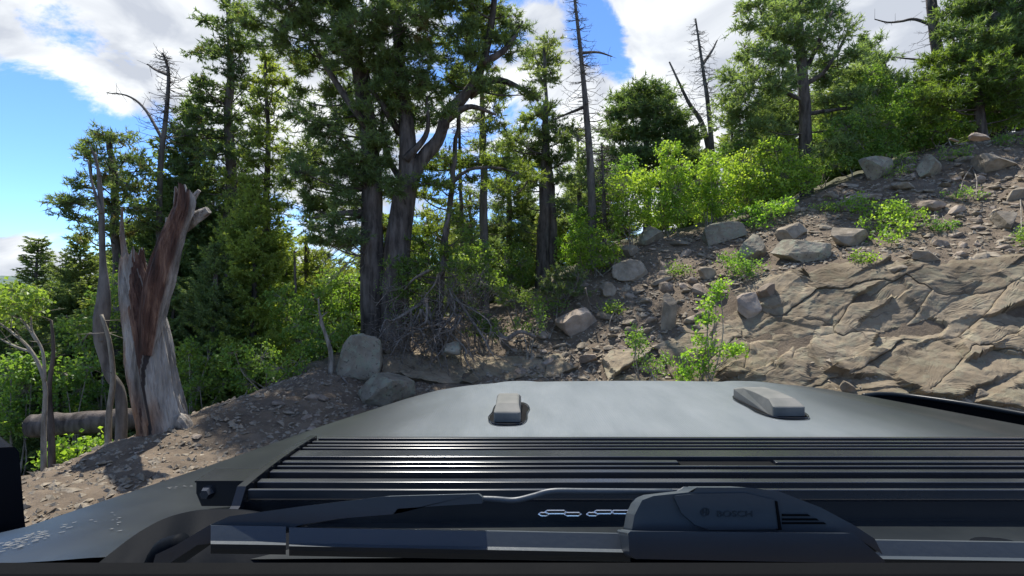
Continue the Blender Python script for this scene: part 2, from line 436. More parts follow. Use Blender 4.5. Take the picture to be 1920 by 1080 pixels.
# ------------------------------------------------------------------ terrain
# per column of azimuth: eight (depth, height) knots from the road up or down to the far ground
def zz(Y, py): return CAMZ + (540 - py) * Y / F
COLS = [
 (-9000, [(1.2,0),(1.5,-.02),(2.0,-.3),(3.2,-1.3),(5,-2.2),(7,-3.2),(14,-7),(60,-22)]),
 (-2600, [(1.5,0),(2.0,-.02),(2.6,-.3),(4,-1.3),(6,-2.2),(9,-3.6),(18,-8),(80,-24)]),
 (-600,  [(2.6,0),(3.0,-.02),(3.6,-.3),(5.5,-1.2),(8,-2.1),(12,-3.8),(25,-8),(120,-24)]),
 (60,    [(4.4,0),(4.75,-.03),(5.5,-.4),(8,-1.3),(11,-2.3),(18,-4.5),(40,-10),(170,-26)]),
 (300,   [(5.2,0),(5.9,.06),(6.4,-.05),(7.6,-.55),(11,-1.8),(18,-4),(40,-10),(170,-26)]),
 (450,   [(5.6,0),(6.5,.14),(7.2,.10),(8.5,-.3),(11,-1.2),(18,-3.4),(40,-9),(170,-26)]),
 (600,   [(6.2,0.0),(7.4,.20),(8.2,.33),(9.3,.36),(11.5,-.2),(18,-2.2),(40,-7),(170,-24)]),
 (720,   [(7.4,.0),(8.6,.10),(9.4,.36),(10.4,.72),(12,.7),(17,-.6),(40,-5),(170,-22)]),
 (850,   [(8.6,.0),(9.3,.15),(10,.40),(11,.78),(13,1.0),(16,.9),(30,0),(170,-12)]),
 (950,   [(9.2,.02),(9.8,.22),(10.6,.5),(11.7,.92),(13,1.25),(16,1.45),(30,1.6),(170,0)]),
 (1050,  [(9.2,0),(9.9,.3),(10.7,.72),(11.7,1.3),(13,1.85),(15,2.1),(30,3),(170,8)]),
 (1150,  [(9.0,0),(9.8,.55),(10.6,1.1),(11.7,1.85),(13,2.75),(15,3.0),(30,4),(170,14)]),
 (1300,  [(8.6,0),(9.4,.75),(10.3,1.6),(11.5,2.3),(12.8,3.05),(14.5,3.4),(30,4.8),(170,18)]),
 (1500,  [(7.9,0),(8.7,.9),(9.6,1.95),(11,2.75),(12.5,3.75),(15,4.4),(30,6.4),(170,22)]),
 (1700,  [(7.2,0.0),(7.95,.75),(8.8,2.05),(10.3,2.95),(13.0,5.0),(16,5.9),(30,8),(170,26)]),
 (1920,  [(6.6,.0),(7.3,.7),(8.2,2.0),(9.6,3.1),(12.8,5.65),(16,6.5),(30,9),(170,30)]),
 (2500,  [(5.2,0),(5.9,.7),(6.8,2.0),(8.2,3.1),(11,5.4),(14,6.4),(26,9),(130,30)]),
 (4200,  [(2.6,0),(3.1,.7),(3.7,1.9),(4.8,3.0),(6.6,5),(9,6.4),(16,9),(80,30)]),
 (12000, [(1.0,0),(1.2,.7),(1.4,1.9),(1.8,3.0),(2.4,5),(3.4,6.4),(7,9),(30,30)]),
]
TH = []; KR = []; KZ = []
for px, kn in COLS:
    u = (px - 960) / F; TH.append(math.atan(u))
    s = math.sqrt(1 + u * u)
    KR.append([y * s for y, z in kn] + [1600.0]); KZ.append([z for y, z in kn] + [kn[-1][1]])
# behind the vehicle the track goes on
TH = [-math.pi] + TH + [math.pi]
KR = [[7, 8, 10, 14, 20, 40, 90, 200, 1600]] + KR + [[7, 8, 10, 14, 20, 40, 90, 200, 1600]]
KZ = [[0, 0, .02, .1, .1, 0, -1, -3, -3]] + KZ + [[0, 0, .02, .1, .1, 0, -1, -3, -3]]
TH = np.array(TH); KR = np.array(KR); KZ = np.array(KZ)
def H0(x, y):
    x = np.atleast_1d(np.asarray(x, float)); y = np.atleast_1d(np.asarray(y, float))
    r = np.hypot(x, y); th = np.arctan2(x, y)
    kr = np.stack([np.interp(th, TH, KR[:, k]) for k in range(9)]); kz = np.stack([np.interp(th, TH, KZ[:, k]) for k in range(9)])
    z = np.zeros_like(r)
    for k in range(8):
        t = np.clip((r - kr[k]) / (kr[k + 1] - kr[k]), 0, 1)
        z = z + (kz[k + 1] - kz[k]) * t
    return z + kz[0] * np.clip(r / kr[0], 0, 1)
def H(x, y):
    x = np.atleast_1d(np.asarray(x, float)); y = np.atleast_1d(np.asarray(y, float))
    z = H0(x, y); r = np.hypot(x, y)
    p = np.stack([x, y, z * .5], 1)
    amp = np.clip((r - 4) / 6, .12, 1)
    th_ = np.arctan2(x, y); r3 = np.interp(th_, TH, KR[:, 3])
    amp = np.where((th_ > .15), amp * np.where(r < r3, .22, np.clip(.22 + (r - r3) * 1.2, .22, 1)), amp)
    return z + amp * (.16 * fbm(p * .8, 3, 3) + .09 * fbm(p * 2.6, 4, 9)) + np.clip((r - 60) / 200, 0, 1) * 3 * fbm(p * .02, 3, 5)
def G(px, Y):
    x = (px - 960) / F * Y
    return np.array([x, Y, H(x, Y)[0]])
def raycast(px, py, fn=H0, y0=3.5, y1=30, n=420):
    px = np.atleast_1d(np.asarray(px, float)); py = np.atleast_1d(np.asarray(py, float))
    u = (px - 960) / F; v = (540 - py) / F
    Ys = np.linspace(y0, y1, n)
    X = u[:, None] * Ys[None]; Yg = np.broadcast_to(Ys[None], X.shape); Z = CAMZ + v[:, None] * Ys[None]
    Hh = fn(X.ravel(), Yg.ravel()).reshape(X.shape)
    below = Z <= Hh
    hit = below.any(1); i = np.argmax(below, 1); i = np.where(i == 0, 1, i)
    a = np.arange(len(px)); d0 = (Z - Hh)[a, i - 1]; d1 = (Z - Hh)[a, i]
    t = np.clip(d0 / (d0 - d1 + 1e-9), 0, 1)
    Yh = Ys[i - 1] + (Ys[i] - Ys[i - 1]) * t
    return np.stack([u * Yh, Yh, CAMZ + v * Yh], 1), hit

def ground():
    th = np.concatenate([np.linspace(-math.pi, -.95, 60, endpoint=False), np.linspace(-.95, .95, 560, endpoint=False), np.linspace(.95, math.pi, 60, endpoint=False)])
    r = np.concatenate([[.3, 1, 2, 3], np.linspace(3.6, 19, 230), np.geomspace(20, 1600, 40)])
    T, R = np.meshgrid(th, r, indexing='ij')
    x = (np.sin(T) * R).ravel(); y = (np.cos(T) * R).ravel()
    z = H(x, y)
    q = fbm(np.stack([x, y, z], 1) * 9, 3, 31)
    z = z + np.where((R.ravel() > 3.5) & (R.ravel() < 22), .028 * q, 0)
    nT, nR = len(th), len(r)
    i = np.arange(nT)[:, None]; j = np.arange(nR - 1)[None]; i1 = (i + 1) % nT
    q = np.stack([(i * nR + j), (i * nR + j + 1), (i1 * nR + j + 1), (i1 * nR + j)], -1).reshape(-1, 4)
    v = np.stack([x, y, z], 1)
    # forest-floor green where woods stand, bare dirt on road and cut slope
    kr6 = np.interp(np.arctan2(x, y), TH, KR[:, 4]); rr = np.hypot(x, y)
    g = np.clip((rr - kr6) / 1.5, 0, 1)
    lf = np.arctan2(x, y) < -.25
    g = np.where(lf, np.clip((rr - np.interp(np.arctan2(x, y), TH, KR[:, 2])) / 2, 0, 1), g)
    mb = MB(); mb.quads(v, q, g * .9)
    c = len(v)
    f = [[0 + 0 * nR, i1_, i0_] for i0_, i1_ in []]
    o = mb.build('ground', M['dirt'], smooth=True); tag(o, kind='structure')
    cap = MB(); a = np.linspace(0, 2 * math.pi, 24, endpoint=False)
    cap.add(np.concatenate([np.stack([.4 * np.cos(a), .4 * np.sin(a), np.full(24, -.01)], 1), [[0, 0, -.01]]]), [[k, (k + 1) % 24, 24] for k in range(24)])
    tag(cap.build('track_surface', M['dirt']), kind='structure')
ground()

def hills():
    th = np.linspace(-1.3, .6, 240); R = np.linspace(950, 2400, 30)
    T, RR = np.meshgrid(th, R, indexing='ij')
    x = (np.sin(T) * RR).ravel(); y = (np.cos(T) * RR).ravel()
    k = np.clip((RR.ravel() - 950) / 700, 0, 1)
    z = -35 + k * (66 + 26 * fbm(np.stack([x, y, 0 * x], 1) * .0022, 4, 3)) + 3 * fbm(np.stack([x, y, 0 * x], 1) * .05, 3, 8)
    nR = 30; i = np.arange(239)[:, None]; j = np.arange(29)[None]
    q = np.stack([(i * nR + j), (i * nR + j + 1), ((i + 1) * nR + j + 1), ((i + 1) * nR + j)], -1).reshape(-1, 4)
    mb = MB(); mb.quads(np.stack([x, y, z], 1), q); tag(mb.build('hills', M['hill'], smooth=True), kind='structure')
hills()

# ------------------------------------------------------------------ rocks
def ico(level):
    bm = bmesh.new(); bmesh.ops.create_icosphere(bm, subdivisions=level, radius=1)
    v = np.array([x.co[:] for x in bm.verts]); f = np.array([[y.index for y in x.verts] for x in bm.faces]); bm.free()
    return v, f
ICO = {k: ico(k) for k in (2, 3, 4)}
def rock_mesh(seed, level=2, cuts=13, dims=(1, 1, .6), name='rock', amp=.05, boxy=.45):
    rs = np.random.RandomState(seed); v, f = ICO[level]; v = v / np.abs(v).max(1)[:, None] ** boxy * 1.3
    for k in range(cuts):
        n_ = rs.randn(3); n_ /= np.linalg.norm(n_); d = rs.uniform(.62, 1.05)
        e = np.maximum(0, v @ n_ - d); v = v - e[:, None] * n_
    v = v * (1 + amp * fbm(v * 2.5 + seed, 4, seed))[:, None]
    if level > 2: v = v + .03 * np.stack([fbm(v * 7 + k * 9, 3, seed + k) for k in range(3)], 1)
    mx_ = np.abs(v).max(0); v = v / mx_ * np.array(dims) * .5
    mb = MB(); mb.add(v, f); return mb.mesh(name, smooth=False)

# exposed bedrock: cracked blocks, each raised from the bank, dark joints between them
def outcrop():
    root = empty('rock_outcrop', P(1500, 640, 8.9), 'tan cracked bedrock face exposed along the foot of the slope behind the hood', 'rock face')
    org = np.array(root.location)
    seeds = [(990,675),(1045,660),(1085,700),(1125,650),(1170,690),(1195,645),(1240,630),(1265,690),(1225,705),(1330,600),(1365,685),(1320,655),(1405,585),(1430,655),
             (1450,560),(1480,640),(1570,655),(1560,560),(1670,590),(1480,715),(1720,690),(1560,505),(1790,600),(1800,520),(1900,600),(1850,710),
             (1980,650),(2040,540),(2150,600),(1080,650),(1340,715),(1600,735),(1060,615)]
    rs = np.random.RandomState(5)
    TM = np.array([[.62, .0], [.28, 1.3]]); TI = np.linalg.inv(TM)
    S = (np.array(seeds, float) + rs.uniform(-14, 14, (len(seeds), 2))) @ TM.T
    def topb(x): return np.interp(x, [960, 1080, 1150, 1250, 1340, 1420, 1520, 1600, 1760, 1920, 2260], [660, 650, 640, 620, 560, 510, 486, 470, 484, 474, 470])
    def botb(x): return np.interp(x, [960, 1150, 1300, 1600, 1920, 2260], [712, 725, 735, 752, 768, 780])
    FS = np.stack([rs.uniform(930, 2300, 90), rs.uniform(460, 790, 90)], 1); FG = rs.uniform(-1, 1, (90, 2)) * np.array([.0012, .0022]); FH = rs.uniform(-.05, .05, 90)
    def facet(p):
        wp = p + 14 * np.stack([fbm(np.concatenate([p * .02, np.zeros((len(p), 1))], 1), 3, 5), fbm(np.concatenate([p * .02, np.ones((len(p), 1))], 1), 3, 6)], 1)
        q_ = (wp[:, None] - FS[None]) * np.array([.4, 1.0]) + (wp[:, None] - FS[None])[:, :, ::-1] * np.array([0, .3])
        d2 = (q_ ** 2).sum(2); wgt = np.exp(-(d2 - d2.min(1)[:, None]) / 22)
        hv = FH[None] + ((wp[:, None] - FS[None]) * FG[None]).sum(2)
        return (wgt * hv).sum(1) / wgt.sum(1)
    for si, c in enumerate(S):
        poly = np.array([c + np.array([a, b_]) for a, b_ in ((-160, -130), (160, -130), (160, 130), (-160, 130))], float)
        for sj, d in enumerate(S):
            if sj == si: continue
            if np.hypot(*(d - c)) > 420: continue
            m_ = (c + d) / 2; n_ = d - c
            out_ = []
            for k in range(len(poly)):
                a, b_ = poly[k], poly[(k + 1) % len(poly)]
                da, db = (a - m_) @ n_, (b_ - m_) @ n_
                if da <= 0: out_.append(a)
                if da * db < 0: out_.append(a + (b_ - a) * da / (da - db))
            poly = np.array(out_)
            if len(poly) < 3: break
        if len(poly) < 3: continue
        poly = poly @ TI.T
        pc_ = poly.mean(0)
        if pc_[0] < 1320 and (pc_[1] < 645 or rs.rand() < .35): continue
        poly[:, 1] = np.clip(poly[:, 1], topb(poly[:, 0]), botb(poly[:, 0]))
        # resample boundary
        pts = []
        gap = rs.choice([.05, .15, .35, .8], p=[.3, .3, .25, .15])
        cen = poly.mean(0)
        for k in range(len(poly)):
            a, b_ = poly[k], poly[(k + 1) % len(poly)]
            ln = np.hypot(*(b_ - a)); n_ = max(1, int(ln / 4.5))
            for q in range(n_): pts.append(a + (b_ - a) * q / n_)
        pts = np.array(pts)
        if len(pts) < 6: continue
        d = pts - cen; ln = np.hypot(d[:, 0], d[:, 1]); 
        if ln.max() < 8: continue
        pts = cen + d * (np.clip(ln - gap, 2, None) / (ln + 1e-6))[:, None]
        rings = [0, .08, .16, .24, .32, .4, .48, .56, .64, .72, .79, .86, .92, .97, 1.0]
        PX = [cen[None]] + [cen + (pts - cen) * s for s in rings[1:]]
        allp = np.concatenate(PX)
        z0 = np.zeros((len(allp), 1))
        for kk, (fr_, am) in enumerate(((.012, 22), (.045, 5), (.14, 2.5))):
            allp = allp + am * np.stack([fbm(np.concatenate([allp * fr_, z0 + kk], 1), 2, 77 + kk), fbm(np.concatenate([allp * fr_, z0 + kk + 9], 1), 2, 87 + kk)], 1)
        w, hit = raycast(allp[:, 0], allp[:, 1])
        nrm = np.array([-.12, -.8, .58]); nrm /= np.linalg.norm(nrm)
        tilt = rs.uniform(-.02, .02, 2); hgt = .075 + rs.uniform(-.014, .018)
        sr = np.concatenate([[0]] + [np.full(len(pts), s) for s in rings[1:]])
        rel = (allp - cen) / 60
        off = hgt + rel @ tilt - .016 * sr ** 24
        off += facet(allp) + .024 * fbm(w * 4, 4, 41) + .05 * fbm(w * .8, 2, 43) + .018 * fbm(w * np.array([8, 8, 17]), 3, 51) + .02 * np.abs(fbm(w * 2.2 + 5, 3, 61))
        dt = np.clip((allp[:, 1] - topb(allp[:, 0])) / 16, 0, 1); off = off * (.25 + .75 * dt) - .05 * (1 - dt)
        w = w + nrm * off[:, None]
        # skirt
        m_ = len(pts); last = w[-m_:] - nrm * .30
        V = np.concatenate([w, last]) - org
        fcs = []
        for k in range(m_):
            fcs.append([0, 1 + k, 1 + (k + 1) % m_])
        for rgi in range(len(rings) - 1):
            a0 = 1 + rgi * m_; b0 = 1 + (rgi + 1) * m_
            for k in range(m_):
                k1 = (k + 1) % m_
                fcs += [[a0 + k, b0 + k, b0 + k1], [a0 + k, b0 + k1, a0 + k1]]
        mb = MB(); mb.add(V, fcs)
        mb.build('rock_block', M['slab'], root, smooth=False)
outcrop()

# named boulders: px, py of centre, width px, height px, material, dims tweak, label, rotation
BOULD = [
 (669, 684, 90, 98, 'boulder', 9.0, 4, 'upright squarish grey green boulder leaning beside the base of the twin pine', (.1, .12, .15), 8.6),
 (714, 738, 132, 72, 'boulder', 3.0, 4, 'wide low pale boulder at the left edge of the hood below the dead branches', (.05, -.05, .4), 7.6),
 (1082, 600, 76, 52, 'rock_red', 1, 4, 'pink and grey wedge shaped boulder tilted on the slope above the middle of the hood', (0, -.45, .3), None),
 (1188, 502, 66, 46, 'rock', 2, 4, 'rounded pinkish boulder at the left end of the upper rock band', (.1, .1, .6), None),
 (1500, 470, 110, 52, 'boulder', 3, 4, 'large flat topped boulder speckled with black lichen above the bedrock', (.1, .0, .2), None),
 (1412, 466, 62, 56, 'boulder', 4, 4, 'grey rounded boulder left of the speckled flat one', (.1, .2, .9), None),
 (1350, 440, 92, 40, 'boulder', 5, 4, 'long grey slab tilted under the bright bushes', (.1, -.2, .1), None),
 (1602, 446, 86, 32, 'rock', 6, 3, 'flat pointed slab right of the speckled boulder', (.05, .12, .0), None),
 (1488, 432, 54, 40, 'rock', 7, 3, 'brown blocky stone just above the speckled boulder', (.1, .1, .4), None),
 (1646, 318, 62, 46, 'boulder', 8, 4, 'blocky grey boulder at the slope crest beside a leafy shrub', (.05, .05, .2), None),
 (1744, 312, 48, 40, 'boulder', 9, 3, 'grey boulder at the crest just right of the blocky one', (.1, .1, .8), None),
 (1892, 412, 56, 34, 'rock', 10, 3, 'pale pointed rock high on the right slope near the photo edge', (.1, -.5, .4), None),
 (1744, 483, 64, 22, 'rock', 11, 3, 'thin flat stone lying on dirt above the right bedrock', (.05, .08, .1), None),
 (1694, 505, 44, 16, 'rock', 12, 3, 'small flat oval stone below and left of the thin flat one', (.0, .05, .2), None),
 (1408, 575, 56, 44, 'rock_red', 13, 3, 'orange brown rock wedged at the left end of the bedrock face', (.1, -.3, .3), None),
 (1436, 550, 50, 38, 'rock_red', 14, 3, 'reddish rock above the orange brown wedged one', (.1, -.2, .9), None),
 (1325, 514, 34, 24, 'rock', 15, 3, 'rounded stone alone on bare dirt left of the small green shrub', (.1, 0, .2), None),
 (1760, 765, 58, 30, 'rock', 16, 3, 'pale flat triangular stone at the foot of the slope beyond the right fender', (.2, .15, .2), None),
 (1592, 727, 40, 24, 'rock', 17, 3, 'pale angular stone just beyond the right front corner of the hood', (.2, .1, .5), None),
 (1840, 742, 40, 22, 'rock', 18, 3, 'brownish stone low at the slope foot near the right edge', (.2, .1, .5), None),
 (1880, 305, 90, 34, 'rock', 19, 3, 'long grey ledge rock at the far right of the crest', (.1, .05, .0), None),
 (1225, 440, 70, 34, 'boulder', 20, 3, 'grey ledge rock under the left end of the bright bushes', (.1, -.1, .3), None),
 (1180, 468, 50, 26, 'rock', 21, 3, 'dark topped flat rock at the left end of the ledge', (.1, .2, .1), None),
 (842, 655, 44, 26, 'boulder', 22, 3, 'dark flat rock held among the tangled dead branches', (.1, .1, .3), 9.3),
 (1252, 590, 30, 70, 'rock', 23, 3, 'narrow upright rock standing in the gap left of the twiggy shrub', (.0, .15, .2), None),
 (1752, 388, 46, 22, 'rock_red', 24, 3, 'reddish slab right of the yellow green slope shrub', (.1, .1, .2), None),
 (1140, 545, 40, 30, 'rock', 25, 3, 'tan boulder half buried on the slope below the rounded pinkish one', (.2, .1, .7), None),
]
for i, (px, py, w, h, mt, sd, lv, lab, rot, Y) in enumerate(BOULD):
    if Y is None:
        p, hit = raycast(px, py + h * .35); p = p[0]
    else: p = P(px, py + h * .3, Y)
    Yd = p[1]; W = w * Yd / F; Hh = h * Yd / F
    me = rock_mesh(100 + int(sd * 7) + i, lv, 12, (W, W * .8, Hh * 1.25), 'boulder')
    c = p + np.array([0, W * .12, Hh * .32])
    if Y is not None: c = P(px, py, Y)
    o = link('boulder', me, M[mt], None, c, rot); tag(o, lab, 'boulder')

# loose stones, each its own object sharing a few meshes
STONES = [rock_mesh(s, 2, 15, (1, rs_, hz), 'stone', .04) for s, rs_, hz in
          [(1, .7, .35), (2, .8, .5), (3, .6, .3), (4, .9, .55), (5, .65, .25), (6, .75, .45), (7, .85, .6), (8, .55, .3), (9, .8, .32), (10, .7, .5)]]
for k, s_ in enumerate(STONES): s_.materials.append(M['rock' if k % 3 else 'rock_red'])
rs = np.random.RandomState(21)
def crest(x): return np.interp(x, [940, 1050, 1150, 1300, 1500, 1600, 1700, 1780, 1920, 2100], [600, 545, 470, 440, 385, 345, 300, 262, 245, 240])
def lower(x): return np.interp(x, [940, 1080, 1150, 1250, 1340, 1420, 1520, 1600, 1760, 1920, 2100], [700, 650, 610, 595, 560, 515, 490, 475, 488, 480, 480])
cand = []
while len(cand) < 258:
    x = rs.uniform(960, 1990); a, b_ = crest(x), lower(x)
    if x < 1320: b_ += 55 if x > 1100 else 15
    y = a + (b_ - a) * rs.uniform(0, 1)
    s = rs.choice([13, 18, 24, 32, 42, 58], p=[.16, .22, .24, .19, .12, .07])
    ok = True
    for (cx, cy, cs) in cand:
        if abs(cx - x) < (cs + s) * .36 and abs(cy - y) < (cs + s) * .17: ok = False; break
    for bdr in BOULD:
        if abs(bdr[0] - x) < (bdr[2] + s) * .45 and abs(bdr[1] - y) < (bdr[3] + s) * .45: ok = False; break
    if ok: cand.append((x, y, s))
while len(cand) < 296:                                # at the foot of the bedrock
    x = rs.uniform(1000, 1980); y = rs.uniform(650, 705) + (x - 1000) * .08; cand.append((x, y, rs.choice([10, 13, 17, 22])))
C_ = np.array(cand, float); W_, hit = raycast(C_[:, 0], C_[:, 1], H)
for i in range(len(C_)):
    s = C_[i, 2] * W_[i, 1] / F * 1.15
    o = link('stone', STONES[i % 10], None, None, W_[i] + np.array([0, 0, s * .01]),
             (rs.uniform(-.3, .5), rs.uniform(-.35, .35), rs.uniform(0, 6.28)), (s, s * rs.uniform(.8, 1.1), s * rs.uniform(.7, 1.25)))
    sz_ = 'large' if C_[i, 2] >= 42 else ('middling' if C_[i, 2] >= 24 else 'small'); x_, y_ = C_[i, 0], C_[i, 1]
    if y_ > lower(x_) + 70: zn = 'among debris on the low part of the bedrock'
    elif x_ < 1100: zn = 'on the dark soil left of the pink boulder' if x_ < 1040 else 'around the pink wedge shaped boulder'
    elif x_ < 1250: zn = 'below the bright bushes at the left end of the scree'
    elif x_ < 1420: zn = 'in the scree left of the speckled boulder'
    elif x_ < 1600: zn = 'in the scree around and above the speckled boulder'
    elif x_ < 1760: zn = 'high in the scree under the blocky crest boulder' if y_ < 400 else 'in the scree below the low yellow green shrub'
    else: zn = 'high on the slope near the right photo edge' if y_ < 370 else 'on bare dirt above the bedrock near the right photo edge'
    tag(o, sz_ + ' loose stone ' + zn, 'stone', 'loose stones in the scree of the slope')
nv = 0
for i in range(60):
    x = rs.uniform(60, 640); lo = np.interp(x, [60, 300, 640], [905, 850, 725]); y = lo + rs.uniform(-12, 90)
    p, hit = raycast(x, y, H, 2.0)
    if not hit[0]: continue
    p = p[0]; s = rs.choice([10, 14, 20, 30, 42], p=[.3, .3, .2, .14, .06]) * p[1] / F
    o = link('stone', STONES[i % 10], None, None, p + np.array([0, 0, s * .03]), (rs.uniform(-.2, .2), rs.uniform(-.2, .2), rs.uniform(0, 6.28)), (s, s, s * .8))
    big_ = 'larger' if s > .16 else 'small'
    zn = 'between the mirror and the dead stump' if x < 300 else ('on the verge right of the dead stump' if x < 450 else 'on the verge below the grey green boulder')
    tag(o, big_ + ' pale flat stone ' + zn, 'stone', 'stones on the dirt verge at left')
# gravel too small and too many to count
def gravel(name, n, fn, smin, smax, seed):
    rs = np.random.RandomState(seed)
    bv = np.array([[1, 0, 0], [-1, .1, 0], [0, .8, 0], [.1, -.8, 0], [0, .1, .6], [.1, 0, -.6]]) * .5
    bf = np.array([[0, 2, 4], [2, 1, 4], [1, 3, 4], [3, 0, 4], [2, 0, 5], [1, 2, 5], [3, 1, 5], [0, 3, 5]])
    xy = fn(rs, n); n = len(xy)
    z = H(xy[:, 0], xy[:, 1])
    s = smin + (smax - smin) * rs.rand(n) ** 3
    a = rs.rand(n) * 6.28; ca, sa = np.cos(a), np.sin(a)
    V = bv[None] * (1 + .35 * rs.randn(n, 6, 3)) * s[:, None, None]
    x = V[..., 0] * ca[:, None] - V[..., 1] * sa[:, None]; y = V[..., 0] * sa[:, None] + V[..., 1] * ca[:, None]
    zz_ = V[..., 2] + .35 * x * rs.randn(n)[:, None]
    V = np.stack([x + xy[:, :1], y + xy[:, 1:2], zz_ + z[:, None]], -1)
    mb = MB(); mb.add(V.reshape(-1, 3), (bf[None] + (np.arange(n) * 6)[:, None, None]).reshape(-1, 3), np.repeat(rs.rand(n), 6))
    return mb.build(name, M['rock'])
def slope_xy(rs, n):
    x = rs.uniform(900, 2100, n); y = crest(x) - 5 + (lower(x) + 14 + np.where(x < 1320, 60, 0) - crest(x)) * rs.rand(n); k_ = rs.rand(n) < .22; y = np.where(k_, 752 - 90 * rs.rand(n) ** 2.2 + (x - 1300) * .03, y)
    w, hit = raycast(x, y); return (w + rs.randn(n, 3) * .1)[hit][:, :2]
tag(gravel('slope_gravel', 15000, slope_xy, .02, .15, 3), 'small gravel and rock chips strewn over the right slope', 'gravel', kind='stuff')
def verge_xy(rs, n):
    th = rs.uniform(-.85, -.15, n); r = rs.uniform(4.2, 9.5, n); k = r < np.interp(th, TH, KR[:, 3])
    return np.stack([np.sin(th) * r, np.cos(th) * r], 1)[k]
tag(gravel('verge_gravel', 9000, verge_xy, .015, .10, 4), 'pale pebbles and bark chips covering the dirt verge at left', 'gravel', kind='stuff')

# ------------------------------------------------------------------ foliage generators
def unit(v): return v / (np.linalg.norm(v, axis=-1, keepdims=True) + 1e-9)
def tufts(mb, Pt, D, Ln, k, w, rs, var, spread=.75):
    n = len(Pt)
    if n == 0: return
    B = np.repeat(Pt, k, 0); D2 = np.repeat(unit(D), k, 0); m = n * k
    L_ = np.repeat(np.broadcast_to(Ln, (n,)), k)
    B = B - D2 * (rs.rand(m) * .9 * L_)[:, None]
    dr = unit(D2 * .75 + rs.randn(m, 3) * spread)
    tip = B + dr * (L_ * rs.uniform(.6, 1.1, m))[:, None]
    sd = unit(np.cross(dr, rs.randn(m, 3))) * (w * rs.uniform(.7, 1.2, m))[:, None]
    vv = np.clip(np.repeat(np.broadcast_to(var, (n,)), k) + rs.randn(m) * .06, 0.06, 1)
    vb = np.repeat(np.broadcast_to(var, (n,)), k); vv = np.where(vb < .04, .01, vv)
    mb.tris(np.stack([B - sd, B + sd, tip], 1), vv)
def leaves(mb, Pt, size, rs, var):
    n = len(Pt)
    a = unit(rs.randn(n, 3) + np.array([0, 0, -.5])); b_ = unit(np.cross(a, rs.randn(n, 3)))
    s = (size * rs.uniform(.65, 1.2, n))[:, None]
    nn = np.cross(a, b_) * s * .12
    v = np.stack([Pt - a * s * .5, Pt + b_ * s * .42 - a * s * .05 + nn, Pt + a * s * .5, Pt - b_ * s * .42 - a * s * .05 + nn], 1)
    q = np.arange(n * 4).reshape(-1, 4)
    mb.quads(v.reshape(-1, 3), q, np.repeat(np.clip(var, 0.06, 1), 4))

SUBK = 1.35
def blob_pine(cr, tr, blobs, anchors, rs, sub=22, tuf=12, nk=15, Ln=.13, w=.007, brown=.004, sr=.17, base_r=.02, light=.5):
    """blobs: (centre, radii). anchors: polyline points of stems the limbs grow from."""
    anchors = np.asarray(anchors)
    for c, R in blobs:
        c = np.asarray(c, float); R = np.asarray(R, float)
        # pick anchor: near and a bit lower
        d = np.linalg.norm((anchors - (c - np.array([0, 0, .25]))) * np.array([1, 1, 1.3]), axis=1); a = anchors[np.argmin(d)]
        dist = np.linalg.norm(c - a)
        if dist > .25:
            mid = (a + c) / 2 + np.array([rs.randn() * .06, rs.randn() * .06, -.10 * dist])
            pts = smooth_path([a, mid, c], 7)
            tr.tube(pts, np.linspace(base_r * (.6 + dist * .5), .010, 7), 5, .5, cap=False)
        vol = R[0] * R[1] * R[2]; ns = max(5, int(SUBK * sub * (R[0] * R[2]) / .2)); R = R * 1.08
        u = unit(rs.randn(ns, 3)) * (rs.uniform(.25, 1, (ns, 1)) ** .6)
        S = c + u * R + np.array([0, 0, .0])
        cb = np.repeat(c[None], ns, 0) * .75 + S * .25; cb[:, 2] -= .05
        tr.sticks(cb, S, .010, .006, .5)
        bv = rs.uniform(-.12, .12)
        ntf = tuf
        SS = np.repeat(S, ntf, 0); off = rs.randn(ns * ntf, 3) * sr * np.array([1, 1, .55])
        T = SS + off
        tr.sticks(SS, T, .005, .003, .5)
        D = off / sr * .7 + np.repeat(u, ntf, 0) * .5 + np.array([0, 0, .45])
        sv = np.repeat(rs.uniform(.05, 1.0, ns), ntf)
        var = sv * .6 + light * .4 + bv + off[:, 2] / sr * .0 + rs.randn(len(T)) * .07
        var = np.where(rs.rand(len(T)) < brown, .01, np.clip(var, .07, 1))
        tufts(cr, T, D, Ln, nk, w, rs, var)

